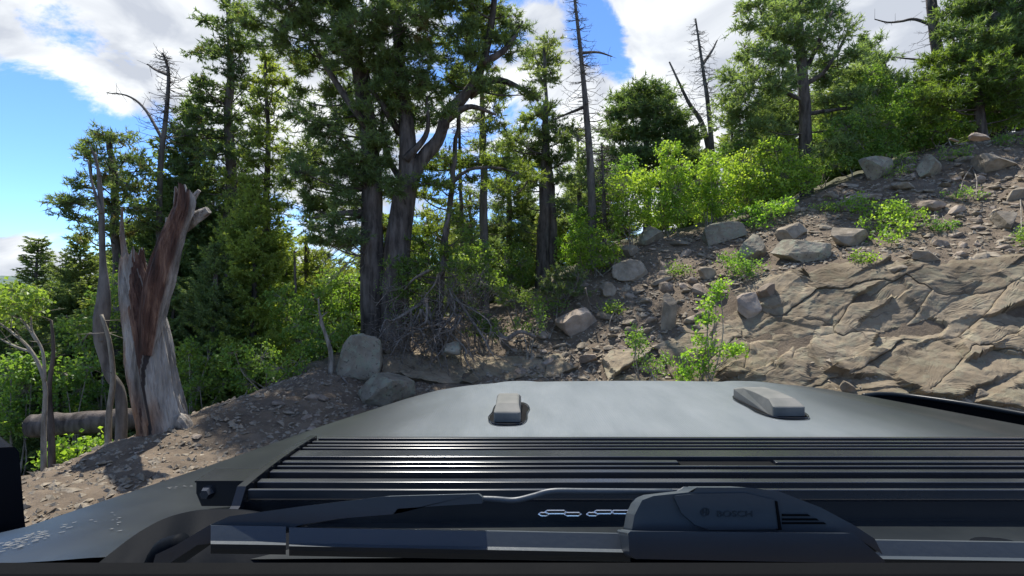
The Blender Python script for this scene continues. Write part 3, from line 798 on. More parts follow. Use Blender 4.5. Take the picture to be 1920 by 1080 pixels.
def fir_mesh(h, rb, seed, whorl=.16, nb=6, zb=.06, droop=.25, lit=.45, kn=5, w=.011, tip_step=.075, gaps=.15, taper=.85, top=.12):
    rs = np.random.RandomState(seed); cr = MB(); tr = MB()
    n = 14; zt = np.linspace(0, h, n)
    wob = np.stack([fbm(np.stack([zt * .5, zt * 0, zt * 0 + seed], 1), 2, seed), fbm(np.stack([zt * .5, zt * 0 + 4, zt * 0 + seed], 1), 2, seed)], 1) * .12
    wob -= wob[0]
    tp = np.stack([wob[:, 0], wob[:, 1], zt], 1)
    tr.tube(tp, np.linspace(.018 * h + .03, .012, n), 8, .5, rough=.15)
    z = h * zb; A = []; B = []; V = []; BA = []; BB = []
    while z < h * .985:
        t = z / h
        Lb = (rb * (1 - t) ** taper + top * .6) * (1 + .25 * math.sin(z * 2.1 + seed))
        for b_ in range(nb):
            if rs.rand() < gaps: continue
            az_ = rs.rand() * 6.283; Lr = Lb * rs.choice([.45, .7, .85, 1.0, 1.15, 1.4])
            ns = max(3, int(Lr / tip_step)); s = np.linspace(0, 1, ns)
            base = np.array([np.interp(z, zt, tp[:, 0]), np.interp(z, zt, tp[:, 1]), z])
            up = rs.uniform(-.1, .2) + .5 * t * t
            px_ = np.cos(az_) * s * Lr; py_ = np.sin(az_) * s * Lr
            pz = up * s * Lr - droop * Lr * (s - .75 * s * s) * 1.2 + .12 * Lr * s ** 3
            pts = base + np.stack([px_, py_, pz], 1)
            BA.append(pts[:-1]); BB.append(pts[1:])
            d = np.array([math.cos(az_), math.sin(az_), 0]); sd = np.array([-d[1], d[0], 0])
            bv = rs.uniform(.2, .75)
            # side twigs
            for sgn in (-1, 1):
                i0 = 1 if ns < 6 else 2
                tl = .42 * Lr * (1 - s[i0:]) * rs.uniform(.6, 1.2, ns - i0) + .07
                dv = unit(d[None] * .75 + sgn * sd[None] * .8 + np.stack([rs.randn(ns - i0) * .12] * 3, 1) + np.array([0, 0, -.08]))
                tipp = pts[i0:] + dv * tl[:, None]
                A.append(pts[i0:]); B.append(tipp); V.append(np.full(ns - i0, bv) + .22 * s[i0:])
            A.append(pts[-2:-1]); B.append(pts[-1:] + d * .08); V.append([min(1, bv + .25)])
        z += whorl * rs.uniform(.7, 1.3) * (1.15 - .5 * t)
    A = np.concatenate(A); B = np.concatenate(B); V = np.concatenate(V)
    tr.sticks(np.concatenate(BA), np.concatenate(BB), .008, .006)
    # needles along the twigs
    ln = np.linalg.norm(B - A, axis=1); cnt = np.maximum(1, (ln / .055).astype(int))
    idx = np.repeat(np.arange(len(A)), cnt); off = np.concatenate([np.arange(c) for c in cnt])
    t = (off + rs.rand(len(off))) / cnt[idx]
    Pn = A[idx] + (B - A)[idx] * t[:, None]; Dn = (B - A)[idx]
    tufts(cr, Pn, Dn, .085, kn, w, rs, np.clip(V[idx] * .8 + lit * .3 + t * .12, .07, 1), spread=.42)
    return cr.mesh('crown'), tr.mesh('trunk', True)

def place_tree(me, name, loc, label, cat, mats, group=None, rz=0, sc=1):
    r = empty(name, loc, label, cat, group); r.rotation_euler = (0, 0, rz)
    r.scale = (sc, sc, sc) if np.isscalar(sc) else sc
    cm_, tm_ = me
    link('crown', cm_, mats[0], r); link('trunk', tm_, mats[1], r)
    return r

# ------------------------------------------------------------------ the big twin pine
def R3(rx, ry, Y, dy=None):
    return (rx * Y / F, (dy if dy else rx * Y / F * .9), ry * Y / F)
def big_pine():
    Y = 10.4; base = G(722, Y)
    root = empty('twin_trunk_pine', base, 'huge dark pine with two thick trunks rising side by side behind the grey green boulder', 'tree')
    rs = np.random.RandomState(11)
    def q(px, py, y=Y): return P(px, py, y) - base
    def trunk(path, rad, name, sd):
        pts = smooth_path([q(*p_) for p_ in path], 34); tb = MB()
        r = np.interp(np.linspace(0, 1, 34), np.linspace(0, 1, len(rad)), rad) * Y / F
        tb.tube(pts, r, 16, .5, rough=.22, seed=sd); tb.build('trunk', M['bark'], root, True); return pts
    a1 = trunk([(700, 672), (702, 600), (698, 470), (697, 350), (690, 240), (672, 130), (645, 20), (625, -120)], [29, 25, 22, 20, 16, 13, 10, 6], 't', 1)
    a2 = trunk([(742, 672), (738, 600), (744, 480), (754, 390), (765, 320), (760, 220), (748, 100), (738, -80)], [31, 27, 24, 22, 19, 13, 11, 6], 't', 2)
    a3 = trunk([(768, 350), (790, 300), (822, 262), (838, 212), (868, 184), (892, 150), (910, 100), (922, 40), (935, -80)], [14, 13, 12, 11, 9.5, 8.5, 7.5, 6, 4], 't', 3)
    sub = MB()
    for path in ([(690, 240), (640, 170), (590, 90), (560, 40)], [(672, 130), (600, 60), (530, 20)], [(697, 330), (640, 320), (570, 330)],
                 [(697, 400), (640, 400), (580, 410)], [(750, 250), (720, 200), (690, 150), (700, 60)], [(760, 300), (800, 250), (800, 180)],
                 [(880, 180), (930, 150), (985, 170), (1010, 190)], [(905, 120), (950, 90), (980, 40)], [(838, 225), (880, 200), (930, 215)],
                 [(768, 360), (730, 300), (716, 230), (735, 150)], [(700, 60), (760, 20), (800, -40)]):
        p_ = smooth_path([q(x, y, Y + rs.uniform(-.3, .3)) for x, y in path], 12)
        sub.tube(p_, np.linspace(8, 2, 12) * Y / F, 7, .5, rough=.15)
    sub.build('limb', M['bark'], root, True)
    B = [(500,42,48,26),(548,80,60,30),(600,118,46,28),(535,14,60,34),(610,30,62,40),(672,58,62,38),(692,128,48,40),(762,50,72,40),(762,128,60,38),(840,54,62,40),
         (832,140,52,36),(905,34,48,40),(962,30,34,26),(948,92,42,28),(880,118,38,34),(470,38,20,18),(640,-20,80,40),(760,-30,80,40),(860,-30,80,40),(560,-40,70,40),
         (560,185,32,18),(592,222,46,26),(552,208,22,18),(642,170,42,26),(650,238,42,30),(704,215,40,42),(690,300,40,34),(735,262,34,28),(788,214,36,40),
         (800,168,36,28),(716,168,42,36),(566,332,30,16),(608,304,46,22),(652,332,44,24),(640,284,32,20),(598,396,36,24),(645,420,38,22),(588,362,34,15),(655,372,34,20),
         (600,448,30,12),(650,446,30,14),(560,320,22,12),(680,382,26,22),(712,330,24,22),(730,420,22,14),(930,170,34,16),(985,178,28,14),(770,180,36,30),(740,350,26,16),
         (575,272,26,14),(545,335,24,12),(600,335,34,18),(625,380,34,18),(570,385,28,14),(660,440,30,18),(610,430,36,16),(640,460,30,12),(680,340,26,20),(585,300,30,16),(620,270,34,18),(712,300,24,18),(690,350,22,14),(735,360,20,14),(668,300,34,20),(720,150,30,22),(620,200,30,18),(870,72,40,32),(720,90,50,34),(640,100,44,30),(800,-10,60,30),(840,205,20,12),(905,150,26,18),
         (610,-5,50,26),(690,10,60,30),(570,120,40,20),(700,258,34,26),(668,200,36,26),(745,205,36,28),(812,96,40,30),(860,-5,50,26),(930,60,34,26),(635,350,30,16),(618,250,34,16)]
    cr = MB(); tr = MB()
    anc = np.concatenate([a1[6:], a2[6:], a3])
    bl = []
    for (x, y, rx, ry) in B:
        yy = Y + rs.uniform(-.9, .8)
        bl.append((q(x, y, yy), R3(rx, ry, yy)))
    for k in range(16):      # the far side of the crown and the part above the frame
        x, y = rs.uniform(560, 900), rs.uniform(-260, -60); yy = Y + rs.uniform(-1.2, 1.6)
        bl.append((q(x, y, yy), R3(60, 34, yy)))
    blob_pine(cr, tr, bl, anc, rs, sub=12.5, tuf=15, nk=12, Ln=.125, w=.010, brown=.012, sr=.115, light=.5)
    tr.build('branch', M['bark'], root); cr.build('crown', M['pine'], root)
    # reddish dying tufts hanging in the upper crown
    for (x, y) in ((712, 38), (790, 50)):
        pc = q(x, y, Y - .95); tb = MB(); n_ = 26; Pt = pc + rs.randn(n_, 3) * np.array([.09, .08, .12])
        tufts(tb, Pt, rs.randn(n_, 3) + np.array([0, 0, -.4]), .13, 12, .008, rs, .01)
        tag(tb.build('brown_needle_tuft', M['pine'], root), 'cluster of rust brown dead needles')
    tw = MB()                # fine dead twigs below the crown at left
    for k in range(60):
        x, y = rs.uniform(600, 690), rs.uniform(440, 520); a = q(698, y - 25 + rs.uniform(-15, 15), Y - .1); b_ = q(x, y + rs.uniform(-10, 30), Y + rs.uniform(-.6, .6))
        p_ = smooth_path([a, (a + b_) / 2 + np.array([0, 0, .12]), b_], 6); tw.sticks(p_[:-1], p_[1:], .006, .004)
    tag(tw.build('dead_twigs', M['twig'], root), kind='stuff')
big_pine()

# ------------------------------------------------------------------ pines drawn from a stem and boughs
def stem_pine(name, label, Y, stems, blobs, mat='pine', bark='bark', seed=1, group=None, depth=.7, base=None, **kw):
    rs = np.random.RandomState(seed)
    b0 = P(stems[0][0][0], stems[0][0][1], Y) if base is None else base
    gz = H(b0[0], b0[1])[0]; b0 = np.array([b0[0], b0[1], gz])
    root = empty(name, b0, label, 'tree', group)
    anc = []; tb = MB()
    for si, (*path, rr) in enumerate(stems):
        pp = [P(x, y, Y) - b0 for x, y in path]
        if si == 0:
            pp[0] = np.array([pp[0][0], pp[0][1], -.15])
        n_ = max(10, len(path) * 6); p_ = smooth_path(pp, n_)
        wob = fbm(np.stack([np.arange(n_) * .45, np.full(n_, seed * 3.1 + si), np.zeros(n_)], 1), 2, seed); p_[:, 0] += wob * .05; p_[:, 1] += wob * .04
        tb.tube(p_, np.linspace(rr[0], rr[1], n_) * Y / F, 10, .5, rough=.18, seed=seed + si); anc.append(p_)
    anc = np.concatenate(anc)
    tb.build('trunk', M[bark], root, True)
    cr = MB(); tr = MB(); bl = []
    for (x, y, rx, ry) in blobs:
        yy = Y + rs.uniform(-depth, depth); bl.append((P(x, y, yy) - b0, R3(rx, ry, yy)))
    if bl:
        blob_pine(cr, tr, bl, anc, rs, **kw)
        tr.build('branch', M[bark], root); cr.build('crown', M[mat], root)
    return root

# middle: pine with a long sunlit horizontal bough
stem_pine('slender_pine', 'slim pine with a long level bough of sunlit yellow green needles', 10.8,
    [[(822, 590), (828, 500), (838, 420), (848, 330), (856, 250), (862, 200), (8, 3)], [(842, 350), (880, 318), (940, 316), (1000, 336), (4, 1.5)]],
    [(800,304,34,15),(840,300,34,14),(880,302,34,16),(918,300,32,16),(952,306,32,16),(985,318,24,14),(1000,336,16,12),(812,338,34,14),(850,345,28,12),(790,368,30,16),(900,335,26,12),
     (930,350,34,12),(960,362,30,10),(810,430,30,16),(850,410,26,12)],
    mat='bough', seed=4, sub=22, tuf=10, nk=13, Ln=.12, w=0.0108, sr=.13, light=.6)
stem_pine('low_bough_pine', 'small pine with yellow green low boughs in front of the twin trunks', 9.9,
    [[(826, 612), (824, 560), (832, 480), (840, 400), (9, 3)]],
    [(745,496,28,12),(775,502,34,14),(805,490,28,12),(838,498,30,12),(760,510,24,10),(800,470,26,12),(850,470,26,14),(868,440,26,16),(880,500,20,12),(770,545,24,14),(790,450,24,10)],
    mat='bough', seed=14, sub=20, tuf=10, nk=12, Ln=.10, w=0.0108, sr=.11, light=.45, brown=.03)
stem_pine('thin_pine', 'thin straight grey pine with sparse needles near its top, right of the slim pine', 12.5,
    [[(908, 560), (907, 400), (906, 260), (904, 160), (9, 4)]],
    [(905,170,28,18),(925,200,26,20),(890,215,24,14),(910,240,22,12),(928,168,20,16),(935,232,16,10),(915,130,22,18),(890,150,20,14),(900,275,18,9)],
    mat='pine_pale', bark='bark_grey', seed=6, sub=14, tuf=8, nk=12, Ln=.13, w=0.0121, sr=.13)
stem_pine('dark_trunk_pine', 'pine with dark thick double trunk standing above the dark juniper', 13.6,
    [[(1018, 512), (1020, 420), (1022, 330), (1022, 250), (1024, 200), (15, 4)], [(1036, 500), (1034, 380), (1030, 300), (10, 4)]],
    [(965,262,20,14),(985,240,20,14),(1005,215,22,16),(1030,205,20,16),(1045,235,20,16),(990,275,26,14),(1020,255,26,20),(1055,262,22,12),(1070,250,12,16),(950,275,12,12),
     (975,300,24,12),(1005,300,26,16),(1040,300,26,16),(1068,285,16,10),(1000,340,26,14),(980,380,26,14),(1060,330,20,12),(970,420,24,14),(985,455,26,14),(1060,380,20,12),(955,345,20,12)],
    mat='pine', seed=7, sub=18, tuf=9, nk=12, Ln=.15, w=0.0135, sr=.15, light=.5)
stem_pine('tall_thin_pine', 'very thin tall pine with one pale tuft of needles at its top', 15,
    [[(1024, 470), (1026, 300), (1024, 180), (1020, 80), (5, 2.5)]],
    [(1020,92,20,14),(1005,120,22,14),(1030,112,20,14),(1012,145,20,12),(1030,76,14,10),(1000,98,14,8),(1032,142,14,10)],
    mat='pine_pale', bark='bark_grey', seed=8, sub=20, tuf=8, nk=11, Ln=.15, w=0.0149, sr=.15, light=.8)

def snag(name, label, Y, path, rr, n_tw, tl, seed, arms=(), mat='twig', up=-.1, group=None, y_lo=0.35):
    rs = np.random.RandomState(seed); b0 = P(*path[0], Y); gz = H(b0[0], b0[1])[0]
    b0 = np.array([b0[0], b0[1], gz]); root = empty(name, b0, label, 'dead tree', group)
    pp = [P(x, y, Y) - b0 for x, y in path]; pp[0][2] = min(pp[0][2], -.1)
    p_ = smooth_path(pp, 30); tb = MB(); tb.tube(p_, np.linspace(rr[0], rr[1], 30) * Y / F, 8, .5, rough=.12, seed=seed); tb.build('trunk', M[mat], root, True)
    for arm in arms:
        ap = smooth_path([P(x, y, Y + (.3 if k else 0)) - b0 for k, (x, y) in enumerate(arm)], 14); ab = MB()
        ab.tube(ap, np.linspace(3.2, 1.0, 14) * Y / F, 6, .5); 
        ii = rs.randint(3, 14, 14); dv = unit(rs.randn(14, 3)) * rs.uniform(.08, .3, (14, 1)); ab.sticks(ap[ii], ap[ii] + dv, .006, .003)
        ab.build('limb', M[mat], root)
    tw = MB(); t = rs.uniform(y_lo, 1, n_tw); z = p_[(t * 29).astype(int)]
    a = rs.rand(n_tw) * 6.28; l = tl * (1.15 - t) * rs.uniform(.3, 1.2, n_tw) + .08
    d = np.stack([np.cos(a), np.sin(a), up + .25 * rs.randn(n_tw)], 1)
    m1 = z + d * l[:, None] * .5; e = m1 + (d + rs.randn(n_tw, 3) * .3 + np.array([0, 0, .25])) * l[:, None] * .5
    tw.sticks(z, m1, .010, .007); tw.sticks(m1, e, .007, .003)
    for k in range(3):
        f = m1 + (e - m1) * rs.rand(n_tw, 1); tw.sticks(f, f + (unit(rs.randn(n_tw, 3)) + d * .5) * l[:, None] * .22, .005, .002)
    tag(tw.build('twigs', M[mat], root), kind='stuff')
    return root
snag('bare_snag', 'tallest bare dead spruce pole with short broken twigs', 13.2,
     [(1112, 440), (1108, 330), (1100, 220), (1090, 110), (1076, -15)], (9, 2.5), 190, 1.0, 1, [[(1098, 200), (1060, 215), (1030, 228)], [(1085, 100), (1120, 98), (1148, 106)]], 'bark_grey')
snag('thin_snag', 'thin bare grey dead tree against cloud above the dark round pine', 17,
     [(1345, 340), (1330, 220), (1318, 130), (1304, 35)], (6, 1.6), 150, 1.1, 2, [[(1318, 120), (1335, 95), (1345, 75)]], 'bark_grey')
snag('leaning_snag', 'bare dead pole leaning left beside the thin bare dead tree', 17.5,
     [(1352, 340), (1322, 250), (1290, 190), (1255, 116)], (7, 1.5), 50, .8, 3, [], 'bark_grey')
snag('left_snag', 'dead tree top with a long bare limb arching left above the left pines', 11.5,
     [(296, 780), (298, 560), (300, 330), (311, 220), (316, 140), (306, 100)], (7, 2), 130, .8, 4, [[(304, 260), (272, 205), (240, 180), (200, 174)], [(314, 140), (290, 130), (276, 120)]], 'bark_grey', y_lo=.5)
snag('mid_dead_pine', 'dark dead stem with drooping bare branches between the slim pine and the thin straight pine', 13,
     [(872, 560), (866, 420), (862, 300), (862, 215)], (5, 2), 110, 1.3, 5, [], 'bark', up=-.35)
snag('grey_brush_snag', 'grey leafless dead spruce full of twigs at the left end of the bright bushes', 13.4,
     [(1135, 440), (1132, 360), (1128, 270)], (5, 1.5), 260, 1.0, 6, [], 'bark_grey', y_lo=.05)

stem_pine('young_pine', 'young bushy pine filling the gap between the thin straight pine and the dark double trunk', 14.6,
    [[(955, 540), (955, 400), (952, 300), (950, 250), (7, 2)]],
    [(950,255,14,10),(940,280,20,12),(962,285,20,12),(935,310,24,14),(965,320,24,14),(945,345,28,14),(975,355,24,14),(930,380,28,14),(960,390,30,15),(985,400,22,14),(940,420,30,15),(970,435,30,15),(925,455,26,14),(955,470,30,15),(985,480,24,14)],
    mat='pine_pale', seed=51, sub=15, tuf=10, nk=10, Ln=.14, w=.013, sr=.14, light=.4)
stem_pine('young_pine', 'young pine left of the bare snag with pale needles', 15.4,
    [[(1085, 480), (1085, 360), (1082, 250), (6, 2)]],
    [(1082,255,14,10),(1068,280,18,12),(1095,285,18,12),(1075,310,24,14),(1105,315,20,12),(1060,335,22,12),(1090,345,26,14),(1120,340,18,12),(1065,370,26,14),(1100,380,28,14),(1130,375,20,14),(1070,410,26,14),(1110,415,26,14)],
    mat='pine_pale', seed=52, sub=15, tuf=10, nk=10, Ln=.15, w=.014, sr=.15, light=.5)
stem_pine('young_pine', 'young pine between the slim pine and the thin straight pine', 14.0,
    [[(885, 560), (884, 450), (880, 360), (6, 2)]],
    [(880,365,18,10),(868,385,22,12),(898,390,22,12),(862,415,24,14),(890,425,28,14),(915,430,20,12),(870,455,28,14),(905,465,24,14),(850,480,24,12),(885,500,28,14)],
    mat='pine', seed=53, sub=16, tuf=10, nk=10, Ln=.14, w=.013, sr=.14, light=.5)
stem_pine('young_pine', 'young pine close behind the right trunk of the twin pine', 12.6,
    [[(800, 620), (800, 500), (802, 400), (6, 2)]],
    [(800,400,18,12),(785,425,22,12),(815,430,22,12),(780,455,24,14),(810,460,24,14),(835,455,20,12),(785,500,26,14),(820,520,26,14),(840,380,22,12),(830,410,22,12)],
    mat='fir_lit', seed=54, sub=18, tuf=10, nk=10, Ln=.12, w=.012, sr=.12, light=.5)
stem_pine('young_pine', 'green pine left of the twin pine whose top fills the low gap', 13.2,
    [[(575, 660), (575, 520), (573, 440), (7, 2)]],
    [(573,452,16,10),(560,475,22,12),(592,478,22,12),(548,500,26,13),(580,505,28,14),(608,500,22,12),(555,530,28,14),(595,535,28,14),(630,520,26,14),(650,500,24,13),(640,545,28,14),(660,530,20,14),(540,560,28,14)],
    mat='fir_lit', seed=55, sub=18, tuf=10, nk=10, Ln=.12, w=.012, sr=.12, light=.5)
# right side pines
stem_pine('round_dark_pine', 'dark blue green pine with a dense rounded crown behind the bright bushes', 17,
    [[(1215, 400), (1212, 300), (1208, 180), (9, 3)]],
    [(1208,168,30,16),(1180,182,28,16),(1240,180,28,16),(1165,210,28,16),(1200,205,34,18),(1245,212,32,18),(1275,220,22,16),(1160,245,32,18),(1205,245,36,20),(1250,250,34,20),
     (1285,255,24,18),(1165,285,36,20),(1210,290,38,22),(1258,290,36,20),(1150,318,30,16),(1200,330,36,20),(1250,330,34,20),(1295,300,24,18),(1290,340,24,18)],
    mat='fir', seed=21, sub=18, tuf=9, nk=11, Ln=.20, w=0.0189, sr=.20, light=.5)
stem_pine('spreading_pine', 'tall open pine with dark straight trunk rising above the bright bushes at right', 14.6,
    [[(1512, 320), (1508, 200), (1502, 100), (1492, -20), (1488, -120), (12, 5)], [(1508, 190), (1450, 165), (1400, 165), (4, 2)], [(1506, 160), (1550, 130), (1590, 60), (5, 2)],
     [(1510, 215), (1570, 205), (1620, 200), (4, 2)], [(1500, 90), (1450, 60), (1425, 20), (4, 2)], [(1505, 140), (1530, 90), (1560, 20), (5, 2)]],
    [(1430,10,34,18),(1470,25,38,22),(1510,10,38,22),(1550,30,30,20),(1400,42,30,14),(1450,62,36,20),(1500,62,38,22),(1540,75,30,18),(1585,52,20,14),(1400,100,34,16),(1440,110,36,18),
     (1480,110,34,20),(1530,115,30,18),(1380,140,34,16),(1420,150,36,18),(1460,155,36,18),(1550,150,34,18),(1590,140,30,16),(1365,180,30,16),(1400,195,38,18),(1450,200,38,18),
     (1560,190,36,18),(1600,180,30,16),(1375,225,34,18),(1420,240,38,18),(1465,245,34,18),(1555,235,36,18),(1600,225,30,16),(1480,-30,60,24),(1540,-40,40,20),(1400,275,36,16),(1450,280,34,16),(1560,275,34,16),(1600,100,24,14)],
    mat='pine_pale', seed=22, sub=15, tuf=9, nk=12, Ln=.16, w=0.0149, sr=.17, light=.45, depth=1.1)
stem_pine('upper_right_pine', 'dark dense pine filling the top right corner above the yellow green one', 13.8,
    [[(1872, 250), (1868, 120), (1862, 0), (1858, -100), (14, 6)]],
    [(1850,0,44,24),(1900,10,44,26),(1820,30,36,20),(1870,50,50,26),(1800,60,30,16),(1920,60,44,26),(1840,85,44,22),(1890,100,44,24),(1790,20,28,14),(1930,110,40,24),(1800,95,26,12),
     (1840,-30,50,24),(1910,-40,60,30),(1960,30,50,30),(1970,90,50,30),(1850,120,36,18),(1905,130,40,20)],
    mat='pine', seed=23, sub=19, tuf=10, nk=12, Ln=.16, w=0.0149, sr=.16, light=.4)
stem_pine('yellow_green_pine', 'sunlit yellow green pine below the dark top right pine', 12.9,
    [[(1842, 262), (1835, 190), (1825, 110), (10, 4)]],
    [(1745,110,26,14),(1780,104,32,16),(1820,112,34,18),(1860,125,36,20),(1900,140,36,20),(1745,145,30,16),(1785,145,36,18),(1830,152,38,20),(1880,170,38,20),(1925,170,34,20),
     (1740,180,28,16),(1770,190,32,18),(1820,195,38,18),(1870,205,38,18),(1750,215,24,14),(1920,205,34,18)],
    mat='bough', seed=24, sub=20, tuf=9, nk=12, Ln=.14, w=0.0135, sr=.15, light=.35)
snag('broken_dead_pine', 'dead grey trunk with one crooked bare arm at the top right', 15,
     [(1768, 260), (1760, 120), (1752, 60), (1742, -40), (1738, -120)], (10, 7), 60, .8, 9, [[(1750, 48), (1715, 36), (1690, 40), (1665, 42), (1640, 36)], [(1756, 120), (1720, 112), (1680, 108)]], 'bark')
stem_pine('small_top_pine', 'small pine with thin needles between the spreading pine and the yellow green one', 16,
    [[(1668, 260), (1664, 200), (1660, 120), (6, 2)]],
    [(1640,78,16,10),(1625,100,20,12),(1655,112,22,12),(1640,135,26,14),(1675,150,24,14),(1650,165,30,14),(1690,185,28,14),(1640,200,28,14),(1720,200,24,12),(1700,150,16,10),(1715,165,20,10),(1680,215,30,14),(1625,150,24,14)],
    mat='pine_pale', seed=25, sub=16, tuf=8, nk=11, Ln=.17, w=0.0162, sr=.17, light=.5)

# left pines and firs
stem_pine('left_pine', 'rounded pine with rusty brown branch tips at the left against blue sky', 11.5,
    [[(225, 800), (222, 600), (215, 450), (212, 330), (208, 260), (11, 4)], [(214, 400), (180, 350), (170, 300), (3, 2)]],
    [(205,256,26,14),(180,268,20,12),(235,262,24,14),(160,285,14,10),(195,292,34,16),(240,295,28,16),(215,325,36,16),(255,318,20,12),(180,340,28,16),(150,345,20,12),(240,352,34,16),
     (130,370,20,12),(170,378,32,14),(215,390,36,16),(255,390,22,14),(115,378,12,8),(140,405,24,12),(185,420,34,14),(235,430,30,16),(160,440,28,14),(270,420,20,12),(260,350,22,12)],
    mat='pine', seed=31, sub=16, tuf=9, nk=12, Ln=.13, w=0.0121, sr=.14, brown=.11, light=.4)
FIRS = {}
FIRS['tall'] = fir_mesh(11.0, 1.6, 41, whorl=.15, nb=8, gaps=.2, taper=.7, kn=5, w=.020)
FIRS['slim'] = fir_mesh(7.5, 1.05, 42, whorl=.13, nb=8, gaps=.12, taper=.7, kn=5, w=.018)
FIRS['dense'] = fir_mesh(6.0, 1.5, 43, whorl=.12, nb=8, gaps=.1, taper=.65, kn=5, w=.018)
FIRS['small'] = fir_mesh(2.6, .85, 44, whorl=.10, nb=7, gaps=.1, taper=.7, kn=5, w=.010)
def fir_at(kind, px, Y, top, label, mat='fir', rz=0, wsc=1.0, group=None, name='fir_tree'):
    b0 = G(px, Y); h = {'tall': 11.0, 'slim': 7.5, 'dense': 6.0, 'small': 2.6}[kind]
    ztop = zz(Y, top); s = (ztop - b0[2]) / h
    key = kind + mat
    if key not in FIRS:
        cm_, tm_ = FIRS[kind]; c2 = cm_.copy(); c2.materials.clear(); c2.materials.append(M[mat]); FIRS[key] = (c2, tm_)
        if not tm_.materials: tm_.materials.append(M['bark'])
    r = place_tree(FIRS[key], name, b0, label, 'tree', (M[mat], M['bark']), group, rz)
    r.scale = (s * wsc, s * wsc, s)
    return r
stem_pine('fir_tree', 'tallest dark fir at left with ragged clumped top reaching the picture edge', 12.4,
    [[(436, 700), (434, 500), (432, 300), (430, 100), (432, -30), (15, 3)]],
    [(385,34,14,9),(432,8,20,12),(450,30,18,12),(418,48,20,12),(440,62,22,12),(455,84,14,10),(428,84,20,12),(372,98,20,9),(398,92,22,11),(412,105,20,10),(440,110,20,12),(458,80,10,8),(425,135,24,12),(450,140,20,12),
     (392,152,24,12),(375,160,14,9),(430,165,24,13),(462,165,20,12),(360,182,22,11),(395,185,26,13),(435,190,26,13),(350,215,26,12),(385,218,30,14),(430,220,30,14),(470,205,24,12),(335,245,26,12),(375,250,32,14),(425,252,32,14),
     (465,245,28,13),(350,280,32,13),(400,285,34,15),(450,282,32,14),(335,310,30,13),(385,315,34,14),(440,315,34,15),(345,345,30,14),(395,350,34,14),(450,350,34,15),(370,385,34,15),(425,385,34,15),(470,380,30,14),(390,420,34,15),(450,420,34,15),(330,375,28,13)],
    mat='fir', seed=41, sub=20, tuf=12, nk=10, Ln=.10, w=.0135, sr=.115, light=.35, brown=.02, depth=.8)
stem_pine('fir_tree', 'fir with narrow second top just right of the tallest fir, sunlit lower down', 11.6,
    [[(500, 700), (500, 500), (500, 300), (500, 100), (11, 2)]],
    [(500,108,9,9),(494,122,12,10),(507,130,11,9),(488,150,16,10),(510,155,16,10),(540,152,12,6),(485,180,20,11),(508,182,20,11),(478,208,22,12),(512,210,24,12),(485,238,26,13),(520,236,22,12),(470,262,24,13),(505,268,28,14),(530,285,18,10),
     (455,295,26,13),(490,300,30,14),(518,312,26,12),(440,330,28,14),(480,335,32,15),(515,345,26,13),(460,368,30,14),(500,375,32,14),(525,390,22,12),(435,395,26,13),(470,405,32,15),(512,415,28,14),(450,440,30,15),(492,445,32,15),(522,455,24,13),(430,465,26,14),(470,478,32,15),(508,490,28,14)],
    mat='fir_lit', seed=42, sub=20, tuf=12, nk=10, Ln=.095, w=.0125, sr=.11, light=.6, depth=.7)
fir_at('dense', 362, 13.0, 190, 'dense dark fir left of the tallest fir', rz=2, wsc=.85)
fir_at('dense', 470, 10.6, 330, 'bright sunlit fir boughs right of the dead stump', 'fir_lit', rz=3.3, wsc=.85)
fir_at('slim', 545, 12.0, 470, 'low green fir between the sunlit fir and the twin pine', 'fir_lit', rz=.3, wsc=1.5)
fir_at('dense', 405, 10.2, 455, 'shaded fir directly behind the leaning broken stem', rz=.9, wsc=.8)
fir_at('slim', 80, 13.5, 446, 'left most dark fir reaching above the far hills', rz=.5, wsc=1.3)
fir_at('dense', 150, 12.6, 440, 'dark fir between the left most fir and the dead stump', rz=1.9, wsc=.9)
fir_at('dense', 250, 14.0, 410, 'dark fir seen behind the grey part of the dead stump', rz=.7, wsc=.9)
fir_at('slim', 20, 11.5, 556, 'low dark fir at the left edge under the hills', rz=2.8, wsc=1.5)
fir_at('dense', 320, 12.2, 330, 'broad fir right behind the broken stump top', rz=4.1, wsc=.8)
FL = [(640, 15, 500), (585, 16, 480), (520, 17, 430), (110, 17, 500), (200, 18, 470), (300, 19, 420), (40, 16, 530), (380, 20, 400), (460, 19, 390), (700, 19, 470), (770, 20, 430), (850, 21, 400),
      (930, 22, 380), (990, 20, 360), (1075, 19, 330), (800, 15.5, 470), (945, 16, 430), (1130, 21, 300), (620, 12.5, 560), (660, 13.5, 540), (560, 13.5, 530), (0, 13, 570), (120, 11, 590), (60, 10, 620), (180, 11.5, 560),
      (330, 10.5, 520), (480, 12.5, 500), (430, 14.5, 450), (740, 15, 500), (870, 16.5, 450), (1050, 16, 410), (-60, 12, 500), (240, 10, 560), (690, 13, 470), (655, 11.8, 590), (900, 18, 420), (1010, 17.5, 400), (1100, 18, 360), (610, 14.5, 470), (350, 16, 380), (780, 13.5, 430), (900, 15, 450), (985, 16, 420), (860, 14.5, 480), (1050, 18.5, 370), (720, 15.5, 400)]
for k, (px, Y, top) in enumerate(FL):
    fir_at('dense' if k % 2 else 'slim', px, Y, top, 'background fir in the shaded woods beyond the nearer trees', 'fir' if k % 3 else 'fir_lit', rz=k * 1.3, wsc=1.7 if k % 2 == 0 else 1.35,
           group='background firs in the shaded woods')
FR = [(1100, 22, 320), (1300, 24, 235), (1370, 20, 200), (1440, 21, 140), (1560, 19, 120), (1620, 18, 62), (1700, 20, 150), (1760, 19, 130), (1660, 24, 130), (1480, 24, 120), (1320, 19, 280), (1830, 20, 90), (1910, 19, 60), (1540, 22, 170), (1600, 21, 150), (1420, 23, 190), (1250, 25, 260), (1730, 22, 140)]
